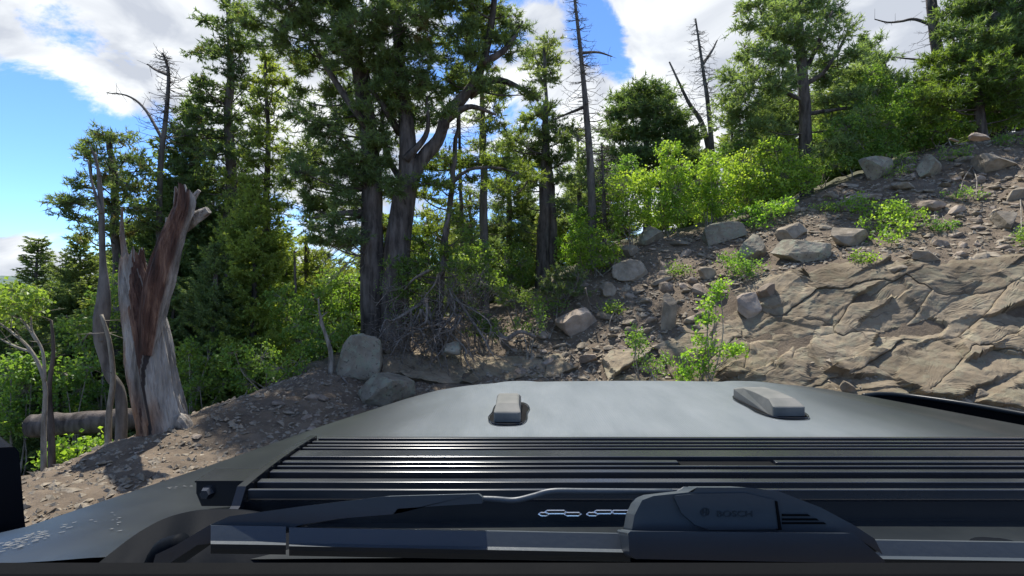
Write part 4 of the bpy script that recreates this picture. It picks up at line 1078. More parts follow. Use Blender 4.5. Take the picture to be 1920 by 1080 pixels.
for k, (px, Y, top) in enumerate(FR):
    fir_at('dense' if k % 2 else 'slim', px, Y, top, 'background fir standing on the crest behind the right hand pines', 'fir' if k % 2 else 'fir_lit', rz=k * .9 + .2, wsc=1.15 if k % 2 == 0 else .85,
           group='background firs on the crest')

def fir_label(px, Y, top, crest_=False):
    if crest_:
        z_ = ('behind the bare snag' if px < 1200 else 'beside the round dark pine' if px < 1345 else 'behind the left boughs of the spreading pine' if px < 1500 else 'behind the right boughs of the spreading pine' if px < 1650
              else 'behind the small thin needled pine' if px < 1770 else 'behind the yellow green pine')
        return ('tall' if top < 125 else 'lower') + ' background fir ' + z_
    z_ = ('at the left photo edge' if px < 50 else 'behind the forked pale sapling' if px < 130 else 'behind the twisted grey snag' if px < 230 else 'behind the dead stump' if px < 345 else 'behind the tallest fir' if px < 450
          else 'behind the second fir top' if px < 530 else 'in the gap left of the twin pine' if px < 605 else 'just left of the twin trunks' if px < 695 else 'behind the twin trunks' if px < 775 else 'behind the slim pine' if px < 860
          else 'behind the thin straight pine' if px < 940 else 'behind the dark double trunk' if px < 1060 else 'behind the bare snag in mid picture')
    return ('short' if top > 505 else 'tall' if top < 425 else 'middling') + (' distant' if Y > 15.5 else ' shaded') + ' fir ' + z_
for o_ in list(COL.objects):
    if o_.get('group') in ('background firs in the shaded woods', 'background firs on the crest'):
        Y_ = o_.location.y; px_ = 960 + F * o_.location.x / Y_; ht_ = 6.0 if abs(o_.scale.x / o_.scale.z - 1.35) < .01 or abs(o_.scale.x / o_.scale.z - .85) < .01 else 7.5
        top_ = 540 - F * (o_.location.z + ht_ * o_.scale.z - CAMZ) / Y_
        o_['label'] = fir_label(px_, Y_, top_, 'crest' in o_['group'])

# ------------------------------------------------------------------ leafy bushes
def bush(name, label, cat, base, blobs, mat, seed, size=.065, dens=1150, stems=5, stem_mat='aspen_bark', group=None, var=.5, lay=0):
    rs = np.random.RandomState(seed); root = empty(name, base, label, cat, group); lv = MB(); st = MB()
    for bi, (c, R) in enumerate(blobs):
        c = np.asarray(c) - base; R = np.asarray(R) * 1.22
        ns = max(10, int(34 * (R[0] * R[2]) / .12))
        u = unit(rs.randn(ns, 3)) * rs.uniform(.2, 1, (ns, 1)) ** .5
        S = c + u * R
        b_ = np.array([rs.randn() * .08, rs.randn() * .08, -.05]); mid = (b_ + c) / 2 + rs.randn(3) * .08 * np.array([1, 1, .2])
        p_ = smooth_path([b_, mid, c], 8); st.tube(p_, np.linspace(.014, .006, 8), 5, .5, cap=False)
        st.sticks(np.repeat(c[None], ns, 0), S, .005, .0025)
        k = max(4, int(dens / 72)); 
        SS = np.repeat(S, k, 0); Pt = SS + rs.randn(ns * k, 3) * np.array([.06, .06, .05])
        v = np.repeat(rs.uniform(.0, 1.0, ns), k) * .75 + var * .3 + rs.randn(ns * k) * .1
        leaves(lv, Pt, size, rs, v)
    lv.build('foliage', M[mat], root); st.build('stem', M[stem_mat], root)
    return root
def pbush(name, label, cat, px, py, Y, bl, mat, seed, depth=.25, on_ground=True, **kw):
    base = P(px, py, Y)
    if on_ground: base[2] = H(base[0], base[1])[0]
    rs = np.random.RandomState(seed + 500)
    B = []
    for (x, y, rx, ry) in bl:
        yy = Y + rs.uniform(-depth, depth)
        if name.startswith('slope'):
            hh, _ = raycast(x, y + ry * 1.1, H); yy = min(hh[0][1], Y + .6) - .12 + rs.uniform(-.05, .05)
        B.append((P(x, y, yy), R3(rx, ry, yy)))
    return bush(name, label, cat, base, B, mat, seed, **kw)
pbush('aspen_bush', 'bright yellow green bush farthest left in the bank of bright bushes', 'bush', 1180, 425, 13.0, [(1165,350,26,24),(1190,375,30,28),(1175,400,30,24),(1160,415,20,16),(1205,340,24,20),(1195,415,26,14)], 'aspen', 1)
pbush('aspen_bush', 'tallest bright bush with a narrow top in the bank of bright bushes', 'bush', 1250, 425, 13.1, [(1255,285,24,20),(1265,315,28,24),(1240,345,30,26),(1270,355,30,26),(1235,385,32,26),(1275,395,32,24),(1245,415,30,14)], 'aspen', 2)
pbush('aspen_bush', 'bright bush with rounded top right of the tallest bright bush', 'bush', 1330, 410, 13.0, [(1330,310,26,20),(1310,340,30,24),(1345,345,30,26),(1315,375,30,22),(1350,380,30,22),(1320,400,28,14)], 'aspen', 3)
pbush('aspen_bush', 'bright bush in the middle right of the bright bank under the spreading pine', 'bush', 1410, 395, 13.2, [(1400,300,28,20),(1430,320,30,22),(1395,340,32,24),(1435,350,32,22),(1400,375,32,18),(1380,320,24,18)], 'aspen', 4, var=.3)
pbush('aspen_bush', 'right most bright bush with a leafy tip pointing right under the pine trunk', 'bush', 1480, 370, 13.2, [(1485,300,28,18),(1510,315,28,18),(1475,330,30,20),(1510,340,26,16),(1530,325,18,12),(1460,355,26,14),(1452,275,24,14)], 'aspen', 5)
pbush('aspen_bush', 'small bright bush spilling over the ledge left of the speckled boulder', 'bush', 1420, 415, 12.3, [(1400,400,26,14),(1440,395,26,14),(1470,380,20,12),(1425,420,22,10)], 'aspen', 6, var=.3)
pbush('green_shrub', 'wide mid green leafy shrub on the crest under the small thin pine', 'bush', 1640, 290, 13.9, [(1590,240,30,22),(1630,215,32,24),(1670,235,34,24),(1610,270,32,20),(1660,270,34,20),(1700,255,28,20),(1640,290,32,14),(1575,285,24,14)], 'leaf', 7)
pbush('green_shrub', 'mid green leafy shrub right of the wide one, under the yellow green pine', 'bush', 1730, 270, 13.8, [(1720,215,26,20),(1750,235,26,20),(1735,260,28,16),(1760,210,20,16)], 'leaf', 8)
pbush('green_shrub', 'green leafy shrub filling the right edge of the crest', 'bush', 1880, 235, 13.3, [(1830,225,30,14),(1870,210,34,18),(1910,215,30,20),(1850,180,30,14),(1900,180,30,16),(1940,200,30,20)], 'leaf', 9)
pbush('crest_shrub', 'pale leafy shrub just right of the blocky grey boulder on the crest', 'bush', 1690, 335, 12.6, [(1690,300,22,14),(1675,325,20,12),(1705,320,18,12)], 'aspen', 10, var=.0, size=.04)
pbush('slope_shrub', 'low yellow green shrub growing on the open right slope', 'bush', 1660, 430, 11.2, [(1612,383,24,14),(1645,392,30,16),(1675,398,30,16),(1705,405,24,13),(1655,415,32,14),(1690,425,24,12),(1660,445,24,9)], 'aspen', 11, size=.055)
pbush('slope_shrub', 'small dark green shrub on the slope just left of the grey rounded boulder', 'bush', 1390, 510, 10.6, [(1370,485,20,14),(1395,490,26,16),(1385,508,24,12),(1412,500,16,11)], 'leaf', 12, size=.05)
pbush('slope_shrub', 'faint low green shrub high on the bare right slope', 'bush', 1815, 372, 12.0, [(1800,360,22,8),(1830,365,22,8)], 'leaf', 13, size=.04)
pbush('slope_shrub', 'tiny green plant at the right photo edge on the slope', 'bush', 1912, 450, 10.4, [(1915,438,10,10),(1925,445,10,8)], 'leaf', 14, size=.04)
pbush('twiggy_shrub', 'tall thin yellow green shrub growing up in front of the bedrock face', 'bush', 1320, 722, 8.4, [(1345,548,10,14),(1330,575,12,12),(1350,535,8,8),(1325,600,12,12),(1318,632,16,14),(1335,655,22,14),(1305,665,18,14),(1290,690,20,12),(1360,658,18,8),(1320,690,18,12),(1280,705,18,9),(1385,655,10,6)], 'aspen', 15, size=.052, depth=.12)
pbush('twiggy_shrub', 'thin grey green shrub left of the yellow green one above the hood edge', 'bush', 1215, 718, 8.4, [(1190,625,12,12),(1200,650,14,12),(1210,675,16,14),(1230,690,16,10),(1195,640,12,8),(1245,672,10,6)], 'leaf', 16, size=.045, depth=.12, dens=900)
pbush('round_shrub', 'leafy yellow green shrub hanging over the left end of the rock band', 'bush', 1125, 500, 12.2, [(1110,440,22,12),(1135,455,24,16),(1105,465,22,14),(1135,485,22,14),(1110,495,20,12),(1150,470,16,12)], 'aspen', 17, var=.2)
pbush('forest_shrub', 'bright green shrub lit between the thin straight pine and the dark double trunk', 'bush', 960, 560, 13.4, [(945,490,24,20),(975,495,24,22),(955,520,28,20),(985,525,22,18),(940,535,22,16),(970,470,20,14)], 'leaf', 18, var=.9)
pbush('forest_shrub', 'bright green leafy saplings right of the dead stump on the verge', 'bush', 500, 752, 8.6, [(455,690,26,20),(490,670,28,24),(525,690,28,20),(470,720,26,16),(510,720,26,16),(545,705,22,14),(440,660,22,18),(560,680,20,16)], 'leaf', 19, var=.8, size=.05)
pbush('forest_shrub', 'green saplings beside the crooked pale stem left of the grey green boulder', 'bush', 600, 705, 9.6, [(590,620,24,20),(620,640,22,22),(575,650,26,20),(600,670,26,18),(560,610,22,18),(640,610,20,20)], 'leaf', 20, var=.7)
pbush('forest_shrub', 'sunlit bush glimpsed under the fallen log behind the forked pale saplings', 'bush', 150, 880, 6.9, [(120,840,26,12),(160,835,28,14),(190,845,22,12),(140,855,28,10),(100,865,22,10)], 'aspen', 21, var=.6)
pbush('forest_shrub', 'green leafy saplings behind the twisted grey snag at left', 'bush', 200, 760, 9.4, [(205,560,26,24),(190,600,30,26),(215,530,20,20),(160,640,28,20),(140,610,26,18),(185,650,24,14)], 'leaf', 22, var=.6)
pbush('brown_shrub', 'thin shrub with small pale leaves among the tangled dead branches', 'bush', 760, 640, 9.7, [(730,540,24,22),(760,570,26,22),(800,560,26,22),(740,600,22,18),(900,520,26,26),(880,560,24,20),(850,530,24,20)], 'leaf', 23, size=.03, dens=600, stem_mat='twig', var=.3)
XB = [('leafy sapling thicket in shade between the sunlit fir and the crooked pale stem', 560, 700, 10.2, [(540,600,28,26),(570,580,28,26),(530,560,26,24),(590,560,26,22),(560,640,30,24)], 'leaf', .5),
      ('green thicket seen between the twin pine and the crooked pale stem', 640, 690, 11.2, [(640,560,28,24),(660,590,26,26),(630,600,26,24),(655,530,26,20),(665,630,22,20),(620,530,24,20)], 'leaf', .6),
      ('dim green bush between the twin trunks and the tangled branches', 790, 640, 11.4, [(790,540,28,22),(820,530,26,22),(800,570,28,22),(770,520,24,20),(850,500,26,22)], 'leaf', .5),
      ('bright leafy bush behind the tangled branches left of the thin straight pine', 885, 590, 12.4, [(880,500,24,20),(905,480,24,20),(890,530,26,18),(865,480,22,18),(925,520,22,16)], 'leaf', .8),
      ('yellow green bush left of the leafy shrub over the rock band', 1085, 500, 13.4, [(1075,455,24,18),(1095,440,24,18),(1085,475,24,16),(1060,480,20,14),(1110,420,20,14)], 'aspen', .1),
      ('dark bush at the foot of the bare snag', 1120, 440, 14.2, [(1110,400,26,22),(1130,420,26,18),(1090,415,22,18)], 'leaf', .2),
      ('low bush beyond the bright bank at its left end', 1160, 420, 14.6, [(1160,330,26,20),(1140,360,26,22),(1175,310,22,16)], 'leaf', .3),
      ('deep green thicket right of the pale forked sapling', 130, 860, 8.8, [(120,700,30,26),(150,730,30,26),(110,760,28,24),(165,690,26,22),(140,780,28,18)], 'leaf', .0),
      ('deep green thicket behind the pale forked sapling', 30, 870, 8.4, [(20,700,34,28),(50,730,32,28),(10,770,34,26),(40,790,34,22),(60,680,28,24)], 'leaf', .0),
      ('shaded thicket right behind the dead stump', 370, 790, 8.8, [(360,700,26,24),(375,730,26,22),(390,670,24,22),(355,660,22,22),(420,720,24,20)], 'leaf', .1),
      ('green bush on the crest behind the spreading pine trunk', 1540, 330, 15.0, [(1530,270,30,20),(1560,285,30,18),(1500,280,26,18),(1550,250,28,18)], 'leaf', .5),
      ('green bush on the crest left of the spreading pine trunk', 1370, 340, 15.2, [(1370,290,30,18),(1400,285,30,18),(1340,300,26,16),(1440,280,28,16)], 'leaf', .6)]
for k, (lab, px, py, Y, bl, mt, vr) in enumerate(XB):
    pbush('forest_shrub', lab, 'bush', px, py, Y, bl, mt, 60 + k, var=vr)
SP = [('small fern like plant on the dirt right of the pink boulder', 1145, 590, 10.3, [(1140,575,14,8),(1155,580,12,7)], 'leaf', .6),
      ('low green plant between the rounded pinkish boulder and the dark green shrub', 1270, 520, 10.9, [(1262,505,16,8),(1280,508,14,7)], 'leaf', .5),
      ('little yellow plant under the flat pointed slab', 1625, 490, 9.9, [(1612,482,12,7),(1632,486,12,6)], 'aspen', .2),
      ('low shrub on the open slope below the blocky crest boulder', 1560, 400, 11.9, [(1545,385,18,8),(1570,388,18,8)], 'leaf', .6),
      ('green tuft beside the grey boulder right of the crest', 1790, 300, 12.6, [(1780,288,18,9),(1805,286,16,8)], 'leaf', .4),
      ('leafy plant low on the crest near the right photo edge', 1890, 275, 12.4, [(1880,262,20,9),(1905,262,18,9)], 'leaf', .6),
      ('small plant on the dirt above the bedrock under the reddish slab', 1765, 430, 10.9, [(1755,420,16,8),(1775,422,14,7)], 'leaf', .5),
      ('green plants at the left end of the bank beside the bleached root', 985, 625, 9.9, [(975,608,18,10),(1000,612,16,9),(1015,590,16,10)], 'leaf', .6),
      ('trailing green plant over the dark soil below the dark juniper', 1030, 590, 10.7, [(1020,570,20,10),(1045,575,18,9),(1000,565,16,9)], 'leaf', .3)]
for k, (lab, px, py, Y, bl, mt, vr) in enumerate(SP):
    pbush('slope_plant', lab, 'plant', px, py, Y, bl, mt, 90 + k, var=vr, size=.045, depth=.1)
RB = [('leafy shrub on the crest below the right boughs of the spreading pine', 1600, 300, 13.6, [(1590,300,26,14),(1615,295,26,16),(1570,310,22,12)], 'leaf', .7),
      ('bright shrub on the crest between the wide green shrub and the yellow green pine', 1765, 262, 13.3, [(1755,245,26,16),(1780,240,28,16),(1770,215,24,16),(1800,225,22,14)], 'aspen', .1),
      ('light green shrub under the left end of the yellow green pine', 1730, 200, 14.2, [(1725,170,24,16),(1700,180,24,16),(1740,195,26,16),(1690,205,26,14)], 'leaf', .9),
      ('light green shrub below the trunk of the top right pine', 1840, 245, 13.1, [(1830,245,26,10),(1855,235,28,12),(1810,240,22,10)], 'leaf', .9),
      ('mid green sapling cluster on the crest behind the yellow green pine', 1650, 190, 15.2, [(1640,170,28,20),(1610,190,28,20),(1670,195,28,20),(1630,140,20,16)], 'leaf', .5)]
for k, (lab, px, py, Y, bl, mt, vr) in enumerate(RB):
    pbush('green_shrub', lab, 'bush', px, py, Y, bl, mt, 120 + k, var=vr)
def juniper(label, px, py, Y, bl, seed, mat='fir', **kw):
    rs = np.random.RandomState(seed); base = P(px, py, Y); base[2] = H(base[0], base[1])[0]
    root = empty('low_conifer', base, label, 'bush'); cr = MB(); tr = MB(); B = []
    for (x, y, rx, ry) in bl:
        yy = Y + rs.uniform(-.2, .2); B.append((P(x, y, yy) - base, R3(rx, ry, yy)))
    blob_pine(cr, tr, B, np.array([[0, 0, 0.05], [0, 0, .2]]), rs, sub=30, tuf=9, nk=10, Ln=.08, w=0.0108, sr=.09, **kw)
    tag(tr.build('branches', M['twig'], root), kind='stuff'); cr.build('foliage', M[mat], root)
juniper('dark green juniper mound below the dark double trunk', 1060, 560, 11.4, [(1035,530,26,14),(1065,520,28,16),(1050,548,30,14),(1080,545,22,14),(1040,505,20,12),(1085,515,18,12),(1020,545,18,10)], 1)
juniper('small yellow green conifer bough low beside the tangled branches', 905, 640, 9.8, [(895,595,18,10),(915,605,20,10),(900,618,22,10),(925,625,18,8)], 2, 'bough')
juniper('green conifer tuft at the middle of the bank left of the juniper mound', 965, 590, 10.9, [(960,545,22,12),(985,555,20,12),(945,560,18,10)], 3, 'fir_lit')
juniper('low dark conifer sprig near the boulder foot behind the stump', 640, 760, 8.2, [(640,745,18,12),(655,760,14,9)], 5, 'fir')

# forked pale saplings with leaves at the left edge
def sapling(label, Y, stems, leafb, seed, mat='leaf', bark='aspen_bark', rr=(5, 1.6)):
    rs = np.random.RandomState(seed); b0 = P(*stems[0][0], Y); b0[2] = H(b0[0], b0[1])[0]
    root = empty('sapling', b0, label, 'tree'); tb = MB(); ends = []
    for si, path in enumerate(stems):
        pp = [P(x, y, Y) - b0 for x, y in path]
        if si == 0: pp[0][2] = -.05
        p_ = smooth_path(pp, 18); k = 1 if si == 0 else .6
        tb.tube(p_, np.linspace(rr[0], rr[1], 18) * k * Y / F, 7, .5, rough=.15, seed=seed); ends.append(p_)
        ii = rs.randint(6, 18, 6); dv = unit(rs.randn(6, 3) + np.array([0, 0, .5])) * rs.uniform(.08, .3, (6, 1)); tb.sticks(p_[ii], p_[ii] + dv, .005, .002)
    tb.build('trunk', M[bark], root, True)
    if leafb:
        lv = MB(); tw = MB(); allp = np.concatenate(ends)
        for (x, y, rx, ry) in leafb:
            c = P(x, y, Y + rs.uniform(-.2, .2)) - b0; R = np.array(R3(rx, ry, Y)); n_ = 26
            S = c + unit(rs.randn(n_, 3)) * rs.uniform(.2, 1, (n_, 1)) * R
            a = allp[np.argmin(np.linalg.norm(allp - c, axis=1))]; tw.sticks([a], [c], .006, .004); tw.sticks(np.repeat(c[None], n_, 0), S, .003, .002)
            Pt = np.repeat(S, 7, 0) + rs.randn(n_ * 7, 3) * .04
            leaves(lv, Pt, .045, rs, np.repeat(rs.uniform(.3, .9, n_), 7))
        tw.build('branch', M[bark], root); lv.build('foliage', M[mat], root)
sapling('pale forked sapling at the far left with leafy top', 5.2, [[(82, 890), (82, 800), (84, 720), (60, 660), (25, 625), (-10, 600)], [(84, 720), (80, 660), (60, 620), (55, 590), (20, 560)], [(60, 660), (30, 650), (-20, 625)], [(70, 640), (40, 600), (-10, 580)]],
        [(20,570,30,16),(50,585,28,14),(0,600,26,16),(70,560,24,14),(30,545,26,12),(-20,570,30,20)], 1)
sapling('thin brown stem just right of the pale forked sapling', 5.5, [[(97, 870), (96, 800), (92, 730), (100, 660), (96, 600)]], [], 2, bark='bark', rr=(6, 2))
sapling('pale streaked thin stem between the forked sapling and the dead stump', 5.9, [[(203, 845), (204, 780), (212, 710), (205, 640), (190, 590)]], [], 3, rr=(6, 3))
sapling('crooked pale stem left of the grey green boulder', 8.4, [[(620, 712), (620, 660), (608, 620), (600, 590), (597, 560)], [(608, 620), (600, 600), (614, 585)]], [], 4, rr=(5, 1.5))
sapling('dark trunk standing in shade right of the dead stump', 10.1, [[(400, 765), (398, 700), (402, 600), (405, 500)]], [], 5, bark='bark', rr=(12, 4))
sapling('thin dark stem among leaves behind the saplings', 10.5, [[(560, 720), (556, 600), (552, 470)]], [], 6, bark='bark', rr=(4, 2))

# twisted grey snag behind the stump
def twisted():
    Y = 6.6; b0 = P(222, 840, Y); b0[2] = H(b0[0], b0[1])[0]
    root = empty('twisted_snag', b0, 'twisted slender grey dead trunk left of the big broken stump', 'dead tree')
    tb = MB(); pts = smooth_path([P(x, y, Y) - b0 for x, y in [(226, 850), (226, 740), (205, 700), (188, 630), (195, 560), (192, 470), (190, 390), (184, 320), (178, 285)]], 40)
    tb.tube(pts, np.interp(np.linspace(0, 1, 40), [0, .3, .45, .6, .8, 1], [9, 8, 12, 6, 4, 1]) * Y / F, 12, .5, rough=.35, seed=9); tb.build('trunk', M['bark_grey'], root, True)
    for k, path in enumerate([[(190, 400), (172, 340), (165, 300)], [(192, 640), (170, 625), (155, 640)], [(188, 330), (176, 290), (170, 275)]]):
        lb = MB(); lb.tube(smooth_path([P(x, y, Y - .05) - b0 for x, y in path], 10), np.linspace(3, 1, 10) * Y / F, 6, .5, rough=.2); lb.build('limb', M['bark_grey'], root, True)
twisted()

# the big broken stump
def stump():
    Y = 5.9; b0 = P(300, 830, Y); b0[2] = H(b0[0], b0[1])[0]
    root = empty('broken_stump', b0, 'huge weathered dead tree stump, grey and orange wood split open, jagged leaning top', 'dead tree')
    def solid(path, rad, sides, n_, name, varf, seed, rough=.18, jag=0, sq=1.0, dy=0):
        tb = MB(); pts = smooth_path([P(x, y, Y + dy) - b0 for x, y in path], n_)
        r = np.interp(np.linspace(0, 1, n_), np.linspace(0, 1, len(rad)), rad) * Y / F
        tb.tube(pts, r, sides, .5, cap=True)
        V = tb.V[0]; c = np.repeat(pts, sides, 0); m_ = n_ * sides; a = np.tile(np.arange(sides) / sides * 6.283, n_); zt = np.repeat(np.linspace(0, 1, n_), sides)
        d = V[:m_] - c
        fl = fbm(np.stack([np.cos(a) * 2.2, np.sin(a) * 2.2, zt * 1.6 + seed], 1), 4, seed)
        fl2 = fbm(np.stack([np.cos(a + zt * .8) * 9, np.sin(a + zt * .8) * 9, zt * 2.5], 1), 3, seed + 5)
        V[:m_] = c + d * (1 + rough * fl * 1.6 + .16 * fl2)[:, None] * np.array([1, sq, 1])
        if jag:
            last = slice((n_ - 3) * sides, n_ * sides); j = fbm(np.stack([np.cos(a[last]) * 3, np.sin(a[last]) * 3, zt[last] * 0 + 2], 1), 3, seed + 9)
            V[last, 2] += jag * j * np.repeat([.3, .7, 1.2], sides)
            V[m_ + 1, 2] -= .25 * jag / .15
        tb.A[0] = np.concatenate([varf(a, zt, V[:m_], fl2), [.2, .1]])
        return tb.build(name, M['deadwood'], root, False)
    def v_main(a, zt, V, fl2):
        v = np.full(len(a), .45)
        # dark split running down the camera-facing side, red heartwood near its top
        x = V[:, 0]; z = V[:, 2]; top_ = zt
        fac = (V[:, 1] < .05)
        crack = np.abs(x - (-.02 - .12 * (zt - .5) + .03 * np.sin(zt * 14))) < .022
        v[fac & crack & (zt < .62)] = .05
        w_ = np.clip((zt - .40) * .5, 0, .12) + .03 * fl2
        v[fac & (np.abs(x + .08 + .1 * (zt - .5)) < w_)] = .85
        v[fl2 < -.52] = .18
        return v
    solid([(308, 850), (302, 800), (290, 740), (282, 680), (275, 620), (262, 560), (251, 510), (248, 480)], [44, 39, 38, 39, 37, 31, 24, 19], 110, 120, 'trunk', v_main, 3, .20, jag=.16)
    def v_red(a, zt, V, fl2):
        v = np.full(len(a), .8); sm_ = fbm(np.stack([V[:, 0] * 2.5, V[:, 1] * 2.5, V[:, 2] * .6], 1), 3, 3)
        v = np.clip(.8 - .5 * np.clip((np.cos(a - .3) - .55) * 2 + sm_, 0, 1), .4, .8); v[(fl2 < -.55)] = .2
        return v
    solid([(278, 665), (288, 590), (302, 520), (318, 460), (334, 415), (345, 385), (347, 362)], [10, 19, 23, 21, 18, 17, 15], 80, 100, 'leaning_stem', v_red, 5, .22, jag=.14, dy=-.16)
    g = lambda a, zt, V, fl2: np.where(fl2 < -.3, .7, .45)
    solid([(345, 425), (362, 412), (378, 402), (391, 394)], [11, 11, 10, 7], 16, 14, 'stub_branch', g, 7, .15)
    solid([(346, 405), (354, 385), (364, 370), (374, 357)], [10, 7, 5, 3], 12, 14, 'stub_branch', g, 8, .15)
    solid([(318, 470), (316, 440), (314, 420), (312, 408)], [6, 5, 4, 2], 8, 10, 'splinter', g, 9, .1)
    solid([(334, 400), (332, 378), (331, 362), (329, 350)], [7, 6, 4, 2], 8, 10, 'splinter', g, 10, .1)
    solid([(352, 398), (350, 375), (349, 360), (346, 346)], [6, 5, 4, 1.5], 8, 10, 'splinter', g, 11, .1)
    solid([(240, 505), (233, 470), (229, 430), (229, 388)], [7, 5, 3.5, 1.5], 14, 20, 'splinter', lambda a, zt, V, fl2: np.full(len(a), .45), 12, .2)
    solid([(300, 790), (335, 790), (352, 815), (362, 850)], [20, 17, 13, 8], 14, 20, 'root_flare', g, 13, .2)
    solid([(295, 790), (278, 805), (262, 830), (256, 860)], [18, 15, 10, 7], 14, 20, 'root_flare', g, 14, .2)
stump()

# fallen log in the shade at left
def log():
    Y = 7.4; b0 = P(170, 795, Y); tb = MB(); root = None
    p_ = smooth_path([P(60, 800, Y) - b0, P(150, 792, Y) - b0, P(260, 785, Y + .2) - b0, P(330, 778, Y + .3) - b0], 20)
    tb.tube(p_, np.linspace(.16, .12, 20), 20, .5, rough=.45, seed=4)
    o = tb.build('fallen_log', M['bark'], None, True, loc=b0); tag(o, 'thick dark fallen log lying across the shade left of the dead stump', 'log')
log()

# tangle of dead branches and exposed roots beside the twin pine
def tangle():
    b0 = P(810, 640, 9.6); b0[2] = H(b0[0], b0[1])[0]
    root = empty('branch_tangle', b0, 'tangle of grey dead branches and roots hanging over the bank right of the twin pine', 'dead branches')
    rs = np.random.RandomState(3)
    starts = [(820, 500), (835, 540), (800, 560), (850, 560), (780, 580), (870, 590), (840, 600), (810, 600)]
    tw = MB()
    for k in range(46):
        sx, sy = starts[k % len(starts)]; sx += rs.uniform(-12, 12)
        ang = rs.uniform(-1.1, .95); ln = rs.uniform(70, 165)
        ex, ey = sx + math.sin(ang) * ln * 1.0, sy + math.cos(ang) * ln * .95; ey = min(ey, 712)
        ya, yb = rs.uniform(9.3, 9.9), rs.uniform(8.7, 9.7)
        mid = P((sx + ex) / 2 + rs.uniform(-22, 22), (sy + ey) / 2 + rs.uniform(-25, 8), (ya + yb) / 2)
        m2 = P(sx * .25 + ex * .75 + rs.uniform(-14, 14), sy * .25 + ey * .75 + rs.uniform(-10, 10), (ya + 2 * yb) / 3)
        p_ = smooth_path([P(sx, sy, ya) - b0, mid - b0, m2 - b0, P(ex, ey, yb) - b0], 14)
        mb = MB(); mb.tube(p_, np.linspace(rs.choice([1.0, 1.4, 2.0, 3.4]), .5, 14) * 9.5 / F, 5, .5, rough=.2, seed=k)
        mb.build('branch', M['twig'], root, True)
        for j in range(9):
            i = rs.randint(2, 13); d = unit(rs.randn(3) + unit(p_[i] - p_[i - 1]) * .8); l = rs.uniform(.08, .34)
            m_ = p_[i] + d * l * .5; e = m_ + unit(d + rs.randn(3) * .5 + np.array([0, 0, -.35])) * l * .5
            tw.sticks([p_[i], m_], [m_, e], [.007, .005], [.005, .002])
    # fine dense twigs of a dead shrub
    n_ = 900; c = np.stack([rs.normal(855, 42, n_), rs.normal(565, 38, n_), rs.uniform(9.4, 10.4, n_)], 1)
    A = np.array([P(*x) for x in c]) - b0; d = unit(rs.randn(n_, 3) + np.array([0, 0, -.3])) * rs.uniform(.1, .34, (n_, 1)); tw.sticks(A, A + d, .0045, .002)
    n_ = 500; c = np.stack([rs.normal(770, 45, n_), rs.normal(640, 32, n_), rs.uniform(9.0, 9.6, n_)], 1)
    A = np.array([P(*x) for x in c]) - b0; d = unit(rs.randn(n_, 3) + np.array([0, 0, -.6])) * rs.uniform(.1, .34, (n_, 1)); tw.sticks(A, A + d, .0045, .002)
    o = tw.build('twigs', M['twig'], root); tag(o, kind='stuff')
    mb = MB(); mb.tube(smooth_path([P(936, 628, 9.6) - b0, P(950, 636, 9.5) - b0, P(975, 622, 9.6) - b0, P(1005, 632, 9.6) - b0], 14), np.linspace(6, 3, 14) * 9.5 / F, 8, .5, rough=.25)
    tag(mb.build('root', M['twig'], root, True), 'bleached curved root')
tangle()
rs = np.random.RandomState(77)
for k, (x0, y0, x1, y1, Y, lab) in enumerate([(505, 775, 600, 722, 7.4, 'thin broken stick leaning on the verge below the bright saplings'), (560, 745, 650, 700, 7.9, 'stick lying along the verge edge next to the grey green boulder'),
                                      (120, 878, 330, 822, 5.6, 'long thin pole lying on the edge of the verge before the dead stump'), (1098, 540, 1112, 590, 10.6, 'bent bare root sticking out left of the slope above the pink boulder')]):
    a, b_ = P(x0, y0, Y), P(x1, y1, Y + .2); c = (a + b_) / 2
    for p_ in (a, b_): p_[2] = max(p_[2], H(p_[0], p_[1])[0] + .02)
    mb = MB(); mb.tube(smooth_path([a - c, rs.randn(3) * .03, b_ - c], 12), np.linspace(.022, .008, 12), 6, .5, rough=.3)
    tag(mb.build('fallen_branch', M['twig'], None, True, loc=c), lab, 'branch')

# ------------------------------------------------------------------ the off-road vehicle seen over its hood
CX = .35
car = empty('offroad_vehicle', (CX, 1.0, 0), 'dark grey off-road vehicle whose hood, louvred bar and wiper fill the foreground', 'car')
CO = np.array([CX, 1.0, 0.0])
def carlink(mb, name, mat, parent=None, smooth=False, bevel=0, label=None):
    for v in mb.V: pass
    mb.V = [v - CO for v in mb.V]
    o = mb.build(name, M[mat], None, smooth); o.parent = parent or car
    if bevel:
        b = o.modifiers.new('bevel', 'BEVEL'); b.width = bevel; b.segments = 2; b.limit_method = 'ANGLE'
    if label: o['label'] = label
    return o
def quad_box(mb, corners8, var=.5):   # bottom 4 then top 4, each counterclockwise
    mb.quads(np.array(corners8), [[3, 2, 1, 0], [4, 5, 6, 7], [0, 1, 5, 4], [1, 2, 6, 5], [2, 3, 7, 6], [3, 0, 4, 7]], var)

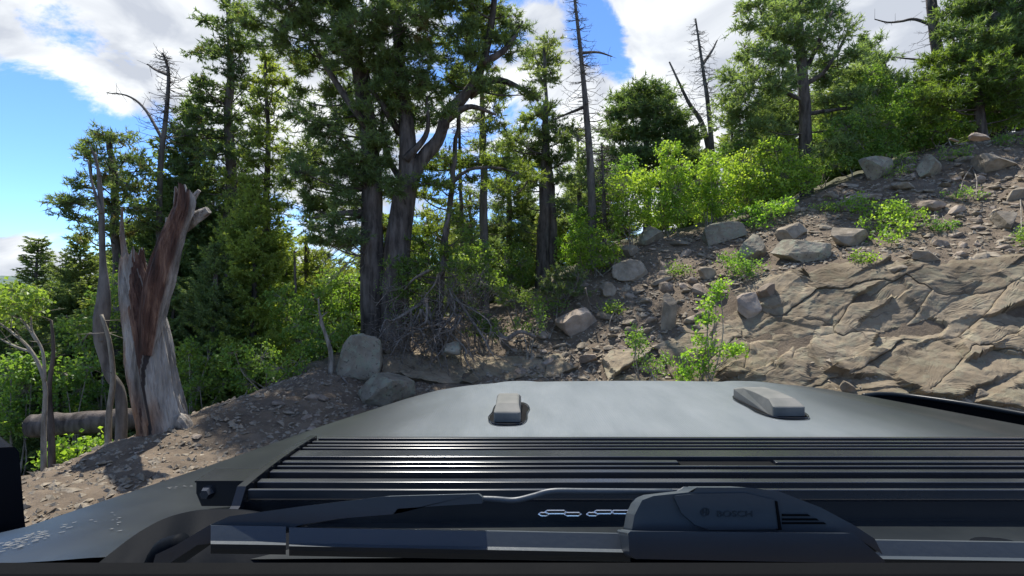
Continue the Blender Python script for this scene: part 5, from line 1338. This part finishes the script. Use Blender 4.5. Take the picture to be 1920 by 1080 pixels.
HY = np.array([.50, .60, .80, 1.04, 1.30, 1.40, 1.46, 1.50]); HR = np.array([.99, .86, .765, .695, .585, .53, .48, .40]); HW = np.array([1.03, .92, .83, .735, .615, .555, .50, .42])
def hood():
    ts = np.concatenate([np.linspace(.50, 1.40, 46), np.linspace(1.42, 1.50, 14)]); S = np.concatenate([np.linspace(-1, 1, 101)])
    V = []; rows = []
    for y in ts:
        hw = np.interp(y, HY, HW)
        for s in S:
            a = abs(s); x = CX + s * (hw if s < 0 else np.interp(y, HY, HR))
            z = CAMZ - .262 - .008 * s * s - .010 * a ** 10 - .010 * max(0, (y - 1.36) / .14) ** 3
            z += .004 * math.exp(-((a - .72) / .05) ** 2)
            V.append((x, y, z))
        rows.append(len(S))
    nS = len(S); nT = len(ts); V = np.array(V)
    # rolled edge: skirts drop down all round
    i = np.arange(nT - 1)[:, None]; j = np.arange(nS - 1)[None]
    q = np.stack([i * nS + j, i * nS + j + 1, (i + 1) * nS + j + 1, (i + 1) * nS + j], -1).reshape(-1, 4)
    mb = MB(); mb.quads(V, q)
    def skirt(idx, out):
        P0 = V[idx]; k = len(idx); R = [P0]
        for dz, do in ((-.006, .006), (-.02, .010), (-.35, .004)):
            R.append(P0 + np.array([0, 0, dz]) + out * do)
        A = np.concatenate(R); qs = []
        for r_ in range(3):
            for c in range(k - 1): qs.append([r_ * k + c, (r_ + 1) * k + c, (r_ + 1) * k + c + 1, r_ * k + c + 1])
        mb.quads(A, qs)
    skirt(np.arange(nT) * nS, np.array([-1, 0, 0])); skirt(np.arange(nT) * nS + nS - 1, np.array([1, 0, 0])); skirt((nT - 1) * nS + np.arange(nS), np.array([0, 1, 0]))
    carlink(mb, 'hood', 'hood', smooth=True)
hood()
def zh(x, y):
    s = (x - CX) / np.interp(y, HY, HW); return CAMZ - .262 - .008 * s * s

# rubber windshield rests on the hood
def rest(x, y0, y1, rz, sc=1.0):
    root = bpy.data.objects.new('hood_rest', None); COL.objects.link(root); root.parent = car; root.location = tuple(np.array([x, (y0 + y1) / 2, zh(x, (y0 + y1) / 2)]) - CO); root.rotation_euler = (0, 0, rz)
    w = .030 * sc; l = (y1 - y0) / 2
    prof = [(-l, .0), (-l, .022), (-l + .03, .034), (0, .036), (l * .6, .034), (l, .024), (l, 0)]
    V = []
    for sx, in ((-1,), (1,)):
        for (py_, pz) in prof: V.append((sx * w * (1 if pz < .03 else .84), py_, pz))
    n_ = len(prof); fc = []
    for k in range(n_ - 1): fc.append([k, k + 1, n_ + k + 1, n_ + k])
    mb = MB(); mb.quads(np.array(V), fc)
    for k in range(1, n_ - 1): mb.add(np.array(V), [[0, k + 1, k], [n_, n_ + k, n_ + k + 1]])
    me = mb.mesh('pad'); bm = bmesh.new(); bm.from_mesh(me); bmesh.ops.remove_doubles(bm, verts=bm.verts, dist=1e-5); bmesh.ops.recalc_face_normals(bm, faces=bm.faces); bm.to_mesh(me); bm.free()
    o = link('rubber_pad', me, M['rubber'], root); b = o.modifiers.new('bevel', 'BEVEL'); b.width = .006; b.segments = 3; b.limit_method = 'ANGLE'
    mb = MB(); a = np.linspace(0, 2 * math.pi, 28, endpoint=False)
    ox = np.sign(np.cos(a)) * np.abs(np.cos(a)) ** .6 * w * 1.4 + .006 * (np.sin(a) > 0); oy = np.sign(np.sin(a)) * np.abs(np.sin(a)) ** .6 * (l + .016)
    mb.add(np.concatenate([np.stack([ox, oy, np.full(28, .0035)], 1), [[0, 0, .0035]]]), [[k, (k + 1) % 28, 28] for k in range(28)])
    link('recess', mb.mesh('recess'), M['dark'], root)
    mb = MB(); ring = np.stack([ox * 1.04, oy * 1.02, np.full(28, .004)], 1); ring = np.concatenate([ring, ring[:1]])
    mb.tube(ring, .0012, 5, .5, cap=False); link('recess_rim', mb.mesh('rim'), M['black'], root)
rest(-.008, .995, 1.15, -.02, .9); rest(.56, 1.035, 1.22, .02, 1.12)
mb = MB(); p0, p1 = P(1444, 741, 1.27), P(1497, 747, 1.25); mb.tube(np.array([p0, (p0 + p1) / 2 + [0, 0, .001], p1]), .0022, 6); carlink(mb, 'latch_rod', 'chrome')

# black finned bar across the rear of the hood
X0, X1 = -.305, 1.02
bar = bpy.data.objects.new('louvred_bar', None); COL.objects.link(bar); bar.parent = car; bar.location = tuple(np.array([X0, .66, CAMZ - .25]) - CO)
BO = np.array([X0, .66, CAMZ - .25])
def barlink(mb, name, mat, bevel=0, label=None, smooth=False):
    mb.V = [v - BO for v in mb.V]; o = mb.build(name, M[mat], bar, smooth)
    if bevel:
        b = o.modifiers.new('bevel', 'BEVEL'); b.width = bevel; b.segments = 2; b.limit_method = 'ANGLE'
    if label: o['label'] = label
    return o
def ztop(y): return CAMZ - .2265 - .30 * (y - .66) ** 2
mb = MB(); ys = np.linspace(.577, .785, 16)
prof = [(y, ztop(y) - .012) for y in ys]; prof = [(.575, CAMZ - .30)] + prof + [(.787, CAMZ - .258)]
n_ = len(prof); V = [(X0 + .004, y, z) for y, z in prof] + [(X1, y, z) for y, z in prof]
mb.quads(np.array(V), [[k, n_ + k, n_ + k + 1, k + 1] for k in range(n_ - 1)]); barlink(mb, 'housing', 'black')
# fins: picture height of top edge -> position across the bar; (py of far edge, py of near edge)
FINS = [(819, 821.5), (826, 828.5), (832.5, 834.5), (838, 840), (844, 856), (862.5, 866.5), (872, 874), (880, 885), (897, 904), (915.5, 918.5)]
fin_rng = []
for k, (pa, pb) in enumerate(FINS):
    def sol(py):
        y = .7
        for _ in range(30): y = F * (CAMZ - ztop(y)) / (py - 540)
        return y
    ya, yb = sol(pa), sol(pb)
    if ya - yb < .003: yb = ya - .003
    mb = MB(); dz = .0105
    segs = [(X0 + .006, X1)] if k != 5 else [(X0 + .006, (1268 - 960) / F * ya), ((1450 - 960) / F * ya, X1)]
    for (xa, xb) in segs:
        quad_box(mb, [(xa, yb, ztop(yb) - dz), (xb, yb, ztop(yb) - dz), (xb, ya, ztop(ya) - dz), (xa, ya, ztop(ya) - dz),
                      (xa, yb, ztop(yb)), (xb, yb, ztop(yb)), (xb, ya, ztop(ya)), (xa, ya, ztop(ya))])
    barlink(mb, 'fin', 'finmetal', .0006)
    if k == 5:
        mb = MB(); xa, xb = (1272 - 960) / F * ya, (1446 - 960) / F * ya; yb2 = yb - .004
        quad_box(mb, [(xa, yb2, ztop(yb) - dz), (xb, yb2, ztop(yb) - dz), (xb, ya + .003, ztop(ya) - dz), (xa, ya + .003, ztop(ya) - dz),
                      (xa, yb2, ztop(yb) - .003), (xb, yb2, ztop(yb) - .003), (xb, ya + .003, ztop(ya) - .003), (xa, ya + .003, ztop(ya) - .003)])
        barlink(mb, 'matt_plate', 'dark')
mb = MB(); ys = np.linspace(.53, .79, 22); lip = []
V = []; 
for y in ys:
    zt_ = ztop(y) + .004 if y > .575 else ztop(y) - .01 - (.575 - y) * .3
    V += [(X0 - .006, y, CAMZ - .266), (X0 - .006, y, zt_), (X0 + .004, y, zt_), (X0 + .004, y, CAMZ - .266)]
qs = []
for k in range(21):
    for e in range(3): qs.append([4 * k + e, 4 * k + e + 1, 4 * k + 5 + e, 4 * k + 4 + e])
mb.quads(np.array(V), qs); barlink(mb, 'end_plate', 'black')
mb = MB(); Yb = .60
c = [P(368, 902, Yb), P(463, 903, Yb), P(463, 949, Yb), P(378, 949, Yb), P(368, 925, Yb)]
fr = np.array(c); bk = fr + np.array([0, .006, 0]); n_ = 5
mb.add(np.concatenate([fr, bk]), [[0, 2, 1], [0, 3, 2], [0, 4, 3], [5, 6, 7], [5, 7, 8], [5, 8, 9]]); mb.quads(np.concatenate([fr, bk]), [[k, (k + 1) % 5, 5 + (k + 1) % 5, 5 + k] for k in range(5)])
t0 = P(366, 901, Yb); quad_box(mb, [t0 + [0, -.001, -.002], t0 + [.062, -.001, -.002], t0 + [.062, .04, -.002], t0 + [0, .04, -.002], t0 + [0, -.001, 0], t0 + [.062, -.001, 0], t0 + [.062, .04, 0], t0 + [0, .04, 0]])
barlink(mb, 'mounting_bracket', 'black')
mb = MB(); bc = P(388, 924, Yb - .003); mb.tube(np.array([bc + [0, .004, 0], bc, bc + [0, -.006, 0]]), [.008, .008, .0055], 6); barlink(mb, 'bolt', 'finmetal')

# cowl, its corner with an oval opening, dried dust, cowl vent
mb = MB(); xs = np.linspace(-1.0, 1.6, 60); ys = np.linspace(.12, .574, 14); V = []
for y in ys:
    for x in xs:
        z = CAMZ - .285 - .02 * (.515 - y) ; z -= .03 * max(0, -.30 - x) ** 1.0 
        V.append((x, y, z))
nS = 60; i = np.arange(13)[:, None]; j = np.arange(59)[None]
mb.quads(np.array(V), np.stack([i * nS + j, i * nS + j + 1, (i + 1) * nS + j + 1, (i + 1) * nS + j], -1).reshape(-1, 4)); carlink(mb, 'cowl_panel', 'plastic', smooth=True)
# raised cowl corner: ridge from the bottom left up to the bracket
ridge = [P(150, 1085, .40), P(210, 1035, .44), P(265, 995, .47), P(320, 968, .50), P(380, 957, .53), P(470, 960, .535), P(560, 985, .54), P(640, 1020, .54)]
rp = smooth_path(ridge, 60); mb = MB(); lo = rp + np.array([0.02, -.06, -.05])
k = len(rp); up = rp + np.array([-.002, .012, -.004])
mb.quads(np.concatenate([lo, rp, up]), [[a, a + 1, k + a + 1, k + a] for a in range(k - 1)] + [[k + a, k + a + 1, 2 * k + a + 1, 2 * k + a] for a in range(k - 1)]); carlink(mb, 'cowl_edge', 'plastic', smooth=True)
mb = MB(); a = np.linspace(0, 2 * math.pi, 24, endpoint=False); cen = P(142, 988, .565)
ring = np.stack([cen[0] + .026 * np.cos(a), cen[1] + .010 * np.sin(a), np.full(24, CAMZ - .262 + .0) - .0], 1)
ring[:, 2] = [CAMZ - .262 - .012 * ((x - CX) / .9) ** 2 - .02 + .006 for x in ring[:, 0]]
mb.add(np.concatenate([ring, ring.mean(0)[None]]), [[q_, (q_ + 1) % 24, 24] for q_ in range(24)]); carlink(mb, 'oval_recess', 'dark')
rs = np.random.RandomState(9); mb = MB()
def dust(px, py, w, h, ang, Y_):
    c = P(px, py, 1.0); d = c - np.array([0, 0, CAMZ]); 
    zt_ = CAMZ - .262 - .012 - .012; t = (zt_ - CAMZ) / d[2]; c = np.array([0, 0, CAMZ]) + d * t
    x, y = c[0], c[1]; s = (x - CX) / np.interp(y, HY, HW)
    z = CAMZ - .262 - .008 * s * s - .010 * abs(min(1, abs(s))) ** 10 + .0012
    W, Hh = w * y / F, h * y / F * 1.6; n_ = 9; aa = np.linspace(0, 6.283, n_, endpoint=False); rr = rs.uniform(.6, 1.1, n_)
    lx, ly = np.cos(aa) * rr * W, np.sin(aa) * rr * Hh; ca, sa = math.cos(ang), math.sin(ang)
    v = np.stack([x + lx * ca - ly * sa, y + lx * sa + ly * ca, np.full(n_, z)], 1)
    mb.add(np.concatenate([v, v.mean(0)[None]]), [[q_, (q_ + 1) % n_, n_] for q_ in range(n_)])
for k in range(70):
    px = rs.normal(40, 50); dust(px, np.clip(1058 - px * .35 + rs.uniform(-14, 12), 1000, 1075), rs.uniform(2, 9), rs.uniform(.4, 1.3), rs.uniform(.5, .7), .5)
for k in range(12): dust(rs.uniform(170, 225), rs.uniform(975, 1035), rs.uniform(1, 5), rs.uniform(.4, 1), .3, .5)
for k in range(12): dust(rs.uniform(310, 370), rs.uniform(930, 936), 3, .5, .1, .6)
for k in range(60): dust(rs.uniform(1100, 1140), rs.uniform(722, 738), rs.uniform(.6, 2), .2, .3, 1.3)
o = carlink(mb, 'dried_dust_marks', 'dust'); o['kind'] = 'stuff'
# bright little vent cells seen through the gap under the bar
for (xa, xb) in ((1010, 1030), (1022, 1062), (1058, 1090), (1100, 1122), (1114, 1150), (1146, 1182)):
    mb = MB(); y_ = 957 if (xb - xa) > 33 else 961
    ring = np.array([P(xa, y_ + 3, .515), P(xa + 4, y_, .515), P(xb - 4, y_, .515), P(xb, y_ + 3, .515), P(xb - 5, y_ + 6, .512), P(xa + 5, y_ + 6, .512), P(xa, y_ + 3, .515)]); mb.tube(ring, .0006, 4, cap=False)
    carlink(mb, 'vent_cell', 'chrome')

# right fender flare with its bright edge, left blank side; bodywork below
mb = MB(); rail = smooth_path([P(1618, 742, 1.34), P(1650, 739, 1.34), P(1700, 742, 1.32), P(1800, 756, 1.22), P(1920, 777, 1.12), P(2080, 808, 1.0), P(2300, 855, .88)], 40)
mb.tube(rail, .006, 8); carlink(mb, 'fender_rail', 'hood', smooth=True)
mb = MB(); k = 40; dn = rail + np.array([.02, -.02, -.06]); out_ = rail + np.array([.05, .02, -.03]); dn2 = out_ + np.array([0.05, 0, -.4])
mb.quads(np.concatenate([rail, dn]), [[a, a + 1, k + a + 1, k + a] for a in range(k - 1)]); mb.quads(np.concatenate([rail, out_, dn2]), [[r_ * k + a, r_ * k + a + 1, (r_ + 1) * k + a + 1, (r_ + 1) * k + a] for r_ in (0, 1) for a in range(k - 1)])
mb.quads(np.concatenate([dn, dn + np.array([-.16, 0, -.01])]), [[a, a + 1, k + a + 1, k + a] for a in range(k - 1)])
carlink(mb, 'fender_flare', 'dark')
mb = MB(); quad_box(mb, [(-.1, 1.44, .45), (.8, 1.44, .45), (.8, .3, .45), (-.1, .3, .45), (-.1, 1.44, 1.3), (.8, 1.44, 1.3), (.8, .3, 1.3), (-.1, .3, 1.3)]); carlink(mb, 'lower_body', 'black')

# left door mirror
mc = P(-12, 925, .80)
mb = MB(); w, h_, dd = .047, .071, .06
fr = np.array([P(-80, 842, .8), P(28, 838, .8), P(36, 848, .8), P(46, 975, .8), P(48, 988, .8), P(10, 1003, .8), P(-80, 1012, .8)]); bk = fr * 1 + np.array([-.10, .07, 0.004]); n_ = 7
mb.add(np.concatenate([fr, bk]), [[0, k + 1, k] for k in range(1, 6)] + [[7, 7 + k, 8 + k] for k in range(1, 6)]); mb.quads(np.concatenate([fr, bk]), [[k, (k + 1) % 7, 7 + (k + 1) % 7, 7 + k] for k in range(7)])
mir = carlink(mb, 'side_mirror', 'plastic', bevel=.006)
mb = MB(); a, b_ = P(-60, 1005, .83), P(-90, 1100, .62); mb.tube(np.array([a, (a + b_) / 2, b_]), .02, 8); carlink(mb, 'mirror_arm', 'plastic', smooth=True)

M['wiper_dark'] = m_car('wiper_moulded_mark', (.020, .027, .034), .6, .3, 0, 0)
# wiper: arm, blade, connector cap with its lettering
WY = .25
wip = bpy.data.objects.new('wiper', None); COL.objects.link(wip); wip.parent = car; WO = P(1200, 1000, WY); wip.location = tuple(WO - CO)
def wlink(mb, name, mat, bevel=0, smooth=False):
    mb.V = [v - WO for v in mb.V]; o = mb.build(name, M[mat], wip, smooth)
    if bevel:
        b = o.modifiers.new('bevel', 'BEVEL'); b.width = bevel; b.segments = 3; b.limit_method = 'ANGLE'; b.angle_limit = math.radians(35)
    return o
def slabxz(mb, pts, Y, th):
    fr = np.array([P(x, y, Y) for x, y in pts]); bk = np.array([P(x, y, Y) for x, y in pts]) + np.array([0, th, 0]); bk[:, 2] = CAMZ + (bk[:, 2] - CAMZ) * (Y + th * .92) / Y; n_ = len(pts)
    bm = bmesh.new(); vs = [bm.verts.new(v) for v in fr]; f = bm.faces.new(vs); bmesh.ops.triangulate(bm, faces=[f]); bm.verts.index_update()
    tr_ = np.array([[v.index for v in f.verts] for f in bm.faces]); bm.free()
    mb.add(np.concatenate([fr, bk]), np.concatenate([tr_[:, ::-1], tr_ + n_])); mb.quads(np.concatenate([fr, bk]), [[k, (k + 1) % n_, n_ + (k + 1) % n_, n_ + k] for k in range(n_)])
# blade body
def blade(x0, x1, y0a, y0b, name='blade'):
    mb = MB(); n_ = 30; xs = np.linspace(x0, x1, n_); R = []
    for x in xs:
        t = (x - x0) / (x1 - x0); yc = y0a + (y0b - y0a) * t
        R += [P(x, yc - 29, WY + .012), P(x, yc - 27, WY + .004), P(x, yc + 2, WY), P(x, yc + 8, WY - .003), P(x, yc + 16, WY - .001), P(x, yc + 26, WY + .006)]
    qs = [[k * 6 + e, (k + 1) * 6 + e, (k + 1) * 6 + e + 1, k * 6 + e + 1] for k in range(n_ - 1) for e in range(5)]
    mb.quads(np.array(R), qs); wlink(mb, name, 'wiper', smooth=False)
blade(542, 1182, 1016, 1028); blade(1640, 2300, 1040, 1050)
blade(395, 536, 1012, 1014, 'blade_end')
mb = MB(); slabxz(mb, [(380, 1003), (400, 984), (430, 974), (560, 955), (640, 947), (690, 943), (700, 930), (560, 950), (452, 968), (420, 972), (388, 996), (352, 1028), (310, 1052), (285, 1062), (290, 1046), (312, 1030), (345, 1018), (392, 975), (430, 966), (560, 951), (720, 933), (895, 924), (904, 930), (905, 942), (800, 950), (742, 956), (730, 968), (640, 972), (560, 985), (535, 1000), (480, 1010), (395, 1020)][13:14] + [(285, 1062), (292, 1040), (330, 1022), (392, 985), (430, 968), (560, 950), (720, 931), (896, 926), (904, 932), (904, 944), (800, 950), (745, 954), (738, 964), (640, 972), (560, 985), (535, 998), (470, 1010), (400, 1018), (370, 1022), (318, 1056)][1:], WY + .006, .012); wlink(mb, 'arm', 'wiper', .0012)
mb = MB(); mb.tube(smooth_path([P(895, 935, .27), P(930, 936, .27), P(965, 938, .27), P(1000, 930, .27), P(1035, 921, .27), P(1100, 921, .27), P(1260, 922, .27)], 30), .0016, 8); wlink(mb, 'arm_hook', 'wiper', smooth=True)
mb = MB(); mb.tube(smooth_path([P(290, 1060, .30), P(310, 1035, .30), P(345, 1018, .30)], 8), np.interp(np.linspace(0, 1, 8), [0, .5, 1], [.006, .008, .006]), 10); wlink(mb, 'arm_joint', 'plastic', smooth=True)
# connector: lower bar, domed back piece, raised oval cover
mb = MB(); slabxz(mb, [(1178, 1000), (1182, 996), (1600, 1000), (1660, 1052), (1655, 1057), (1600, 1056), (1190, 1048), (1180, 1040)], WY - .016, .026); wlink(mb, 'connector_base', 'wiper', .0025)
mb = MB(); slabxz(mb, [(1183, 1001), (1190, 965), (1204, 938), (1225, 930), (1262, 926), (1300, 922), (1306, 914), (1400, 914), (1460, 921), (1540, 952), (1600, 984), (1640, 1010), (1655, 1040), (1600, 1003)], WY - .007, .018); wlink(mb, 'connector_housing', 'wiper', .003)
mb = MB(); slabxz(mb, [(1263, 930), (1300, 926), (1400, 925), (1455, 938), (1463, 992), (1330, 994), (1303, 984), (1278, 962)], WY - .0085, .006); wlink(mb, 'connector_cover', 'wiper', .0012)
mb = MB(); slabxz(mb, [(1454, 939), (1458, 940), (1466, 994), (1461, 994)], WY - .0092, .003); wlink(mb, 'cover_slot', 'dark')
for (xa, xb, y_) in ((1468, 1520, 966), (1468, 1536, 974), (1468, 1550, 981)):
    mb = MB(); slabxz(mb, [(xa, y_ - 2), (xb - 5, y_ - 2), (xb, y_ + 2), (xa, y_ + 2)], WY - .0078, .003); wlink(mb, 'grip_slot', 'dark')
# emblem: ring with an armature bar, and the word, moulded in the cover
mb = MB(); a = np.linspace(0, 2 * math.pi, 25); c = P(1322, 960, WY - .0087); r_ = 7.5 * WY / F
mb.tube(np.stack([c[0] + r_ * np.cos(a), np.full(25, c[1]), c[2] + r_ * np.sin(a)], 1), .00035, 5, cap=False)
for s in (-1, 1): mb.box(c + np.array([s * r_ * .38, 0, 0]), (.0005, .0006, r_ * 1.3))
mb.box(c, (r_ * .8, .0006, .0005)); wlink(mb, 'emblem', 'wiper_dark')
tx = bpy.data.curves.new('lettering', 'FONT'); tx.body = 'BOSCH'; tx.size = 12 * WY / F * 1.25; tx.extrude = .0002; tx.align_x = 'CENTER'; tx.align_y = 'CENTER'
to = bpy.data.objects.new('tmp', tx); COL.objects.link(to)
dg = bpy.context.evaluated_depsgraph_get(); dg.update(); tme = bpy.data.meshes.new_from_object(to.evaluated_get(dg)); bpy.data.objects.remove(to)
lo_ = link('lettering', tme, M['wiper_dark'], wip, P(1378, 964, WY - .0088) - WO, (math.radians(90), 0, 0)); lo_.scale = (1.35, 1, 1)
if not tme.materials: tme.materials.append(M['wiper_dark'])
# washer cap at the right of the cowl
mb = MB(); c = P(1895, 990, .34)
for r0, zz_ in ((.022, -.016), (.012, -.012)):
    mb.tube(np.array([c + [0, 0, -.01 + zz_], c + [0, 0, zz_]]), [r0, r0 * .95], 24)
carlink(mb, 'pivot_cap', 'plastic', smooth=False)

mb = MB(); V = []
for x in np.linspace(-.5, .8, 14):
    V += [(x, .205, P(0, 1068, .2)[2]), (x, .200, P(0, 1076, .2)[2]), (x, .17, P(0, 1180, .2)[2]), (x, .21, P(0, 1180, .2)[2])]
mb.quads(np.array(V), [[4 * k + e, 4 * k + 4 + e, 4 * k + 4 + (e + 1) % 4, 4 * k + (e + 1) % 4] for k in range(13) for e in range(4)]); carlink(mb, 'windshield_base', 'dark')
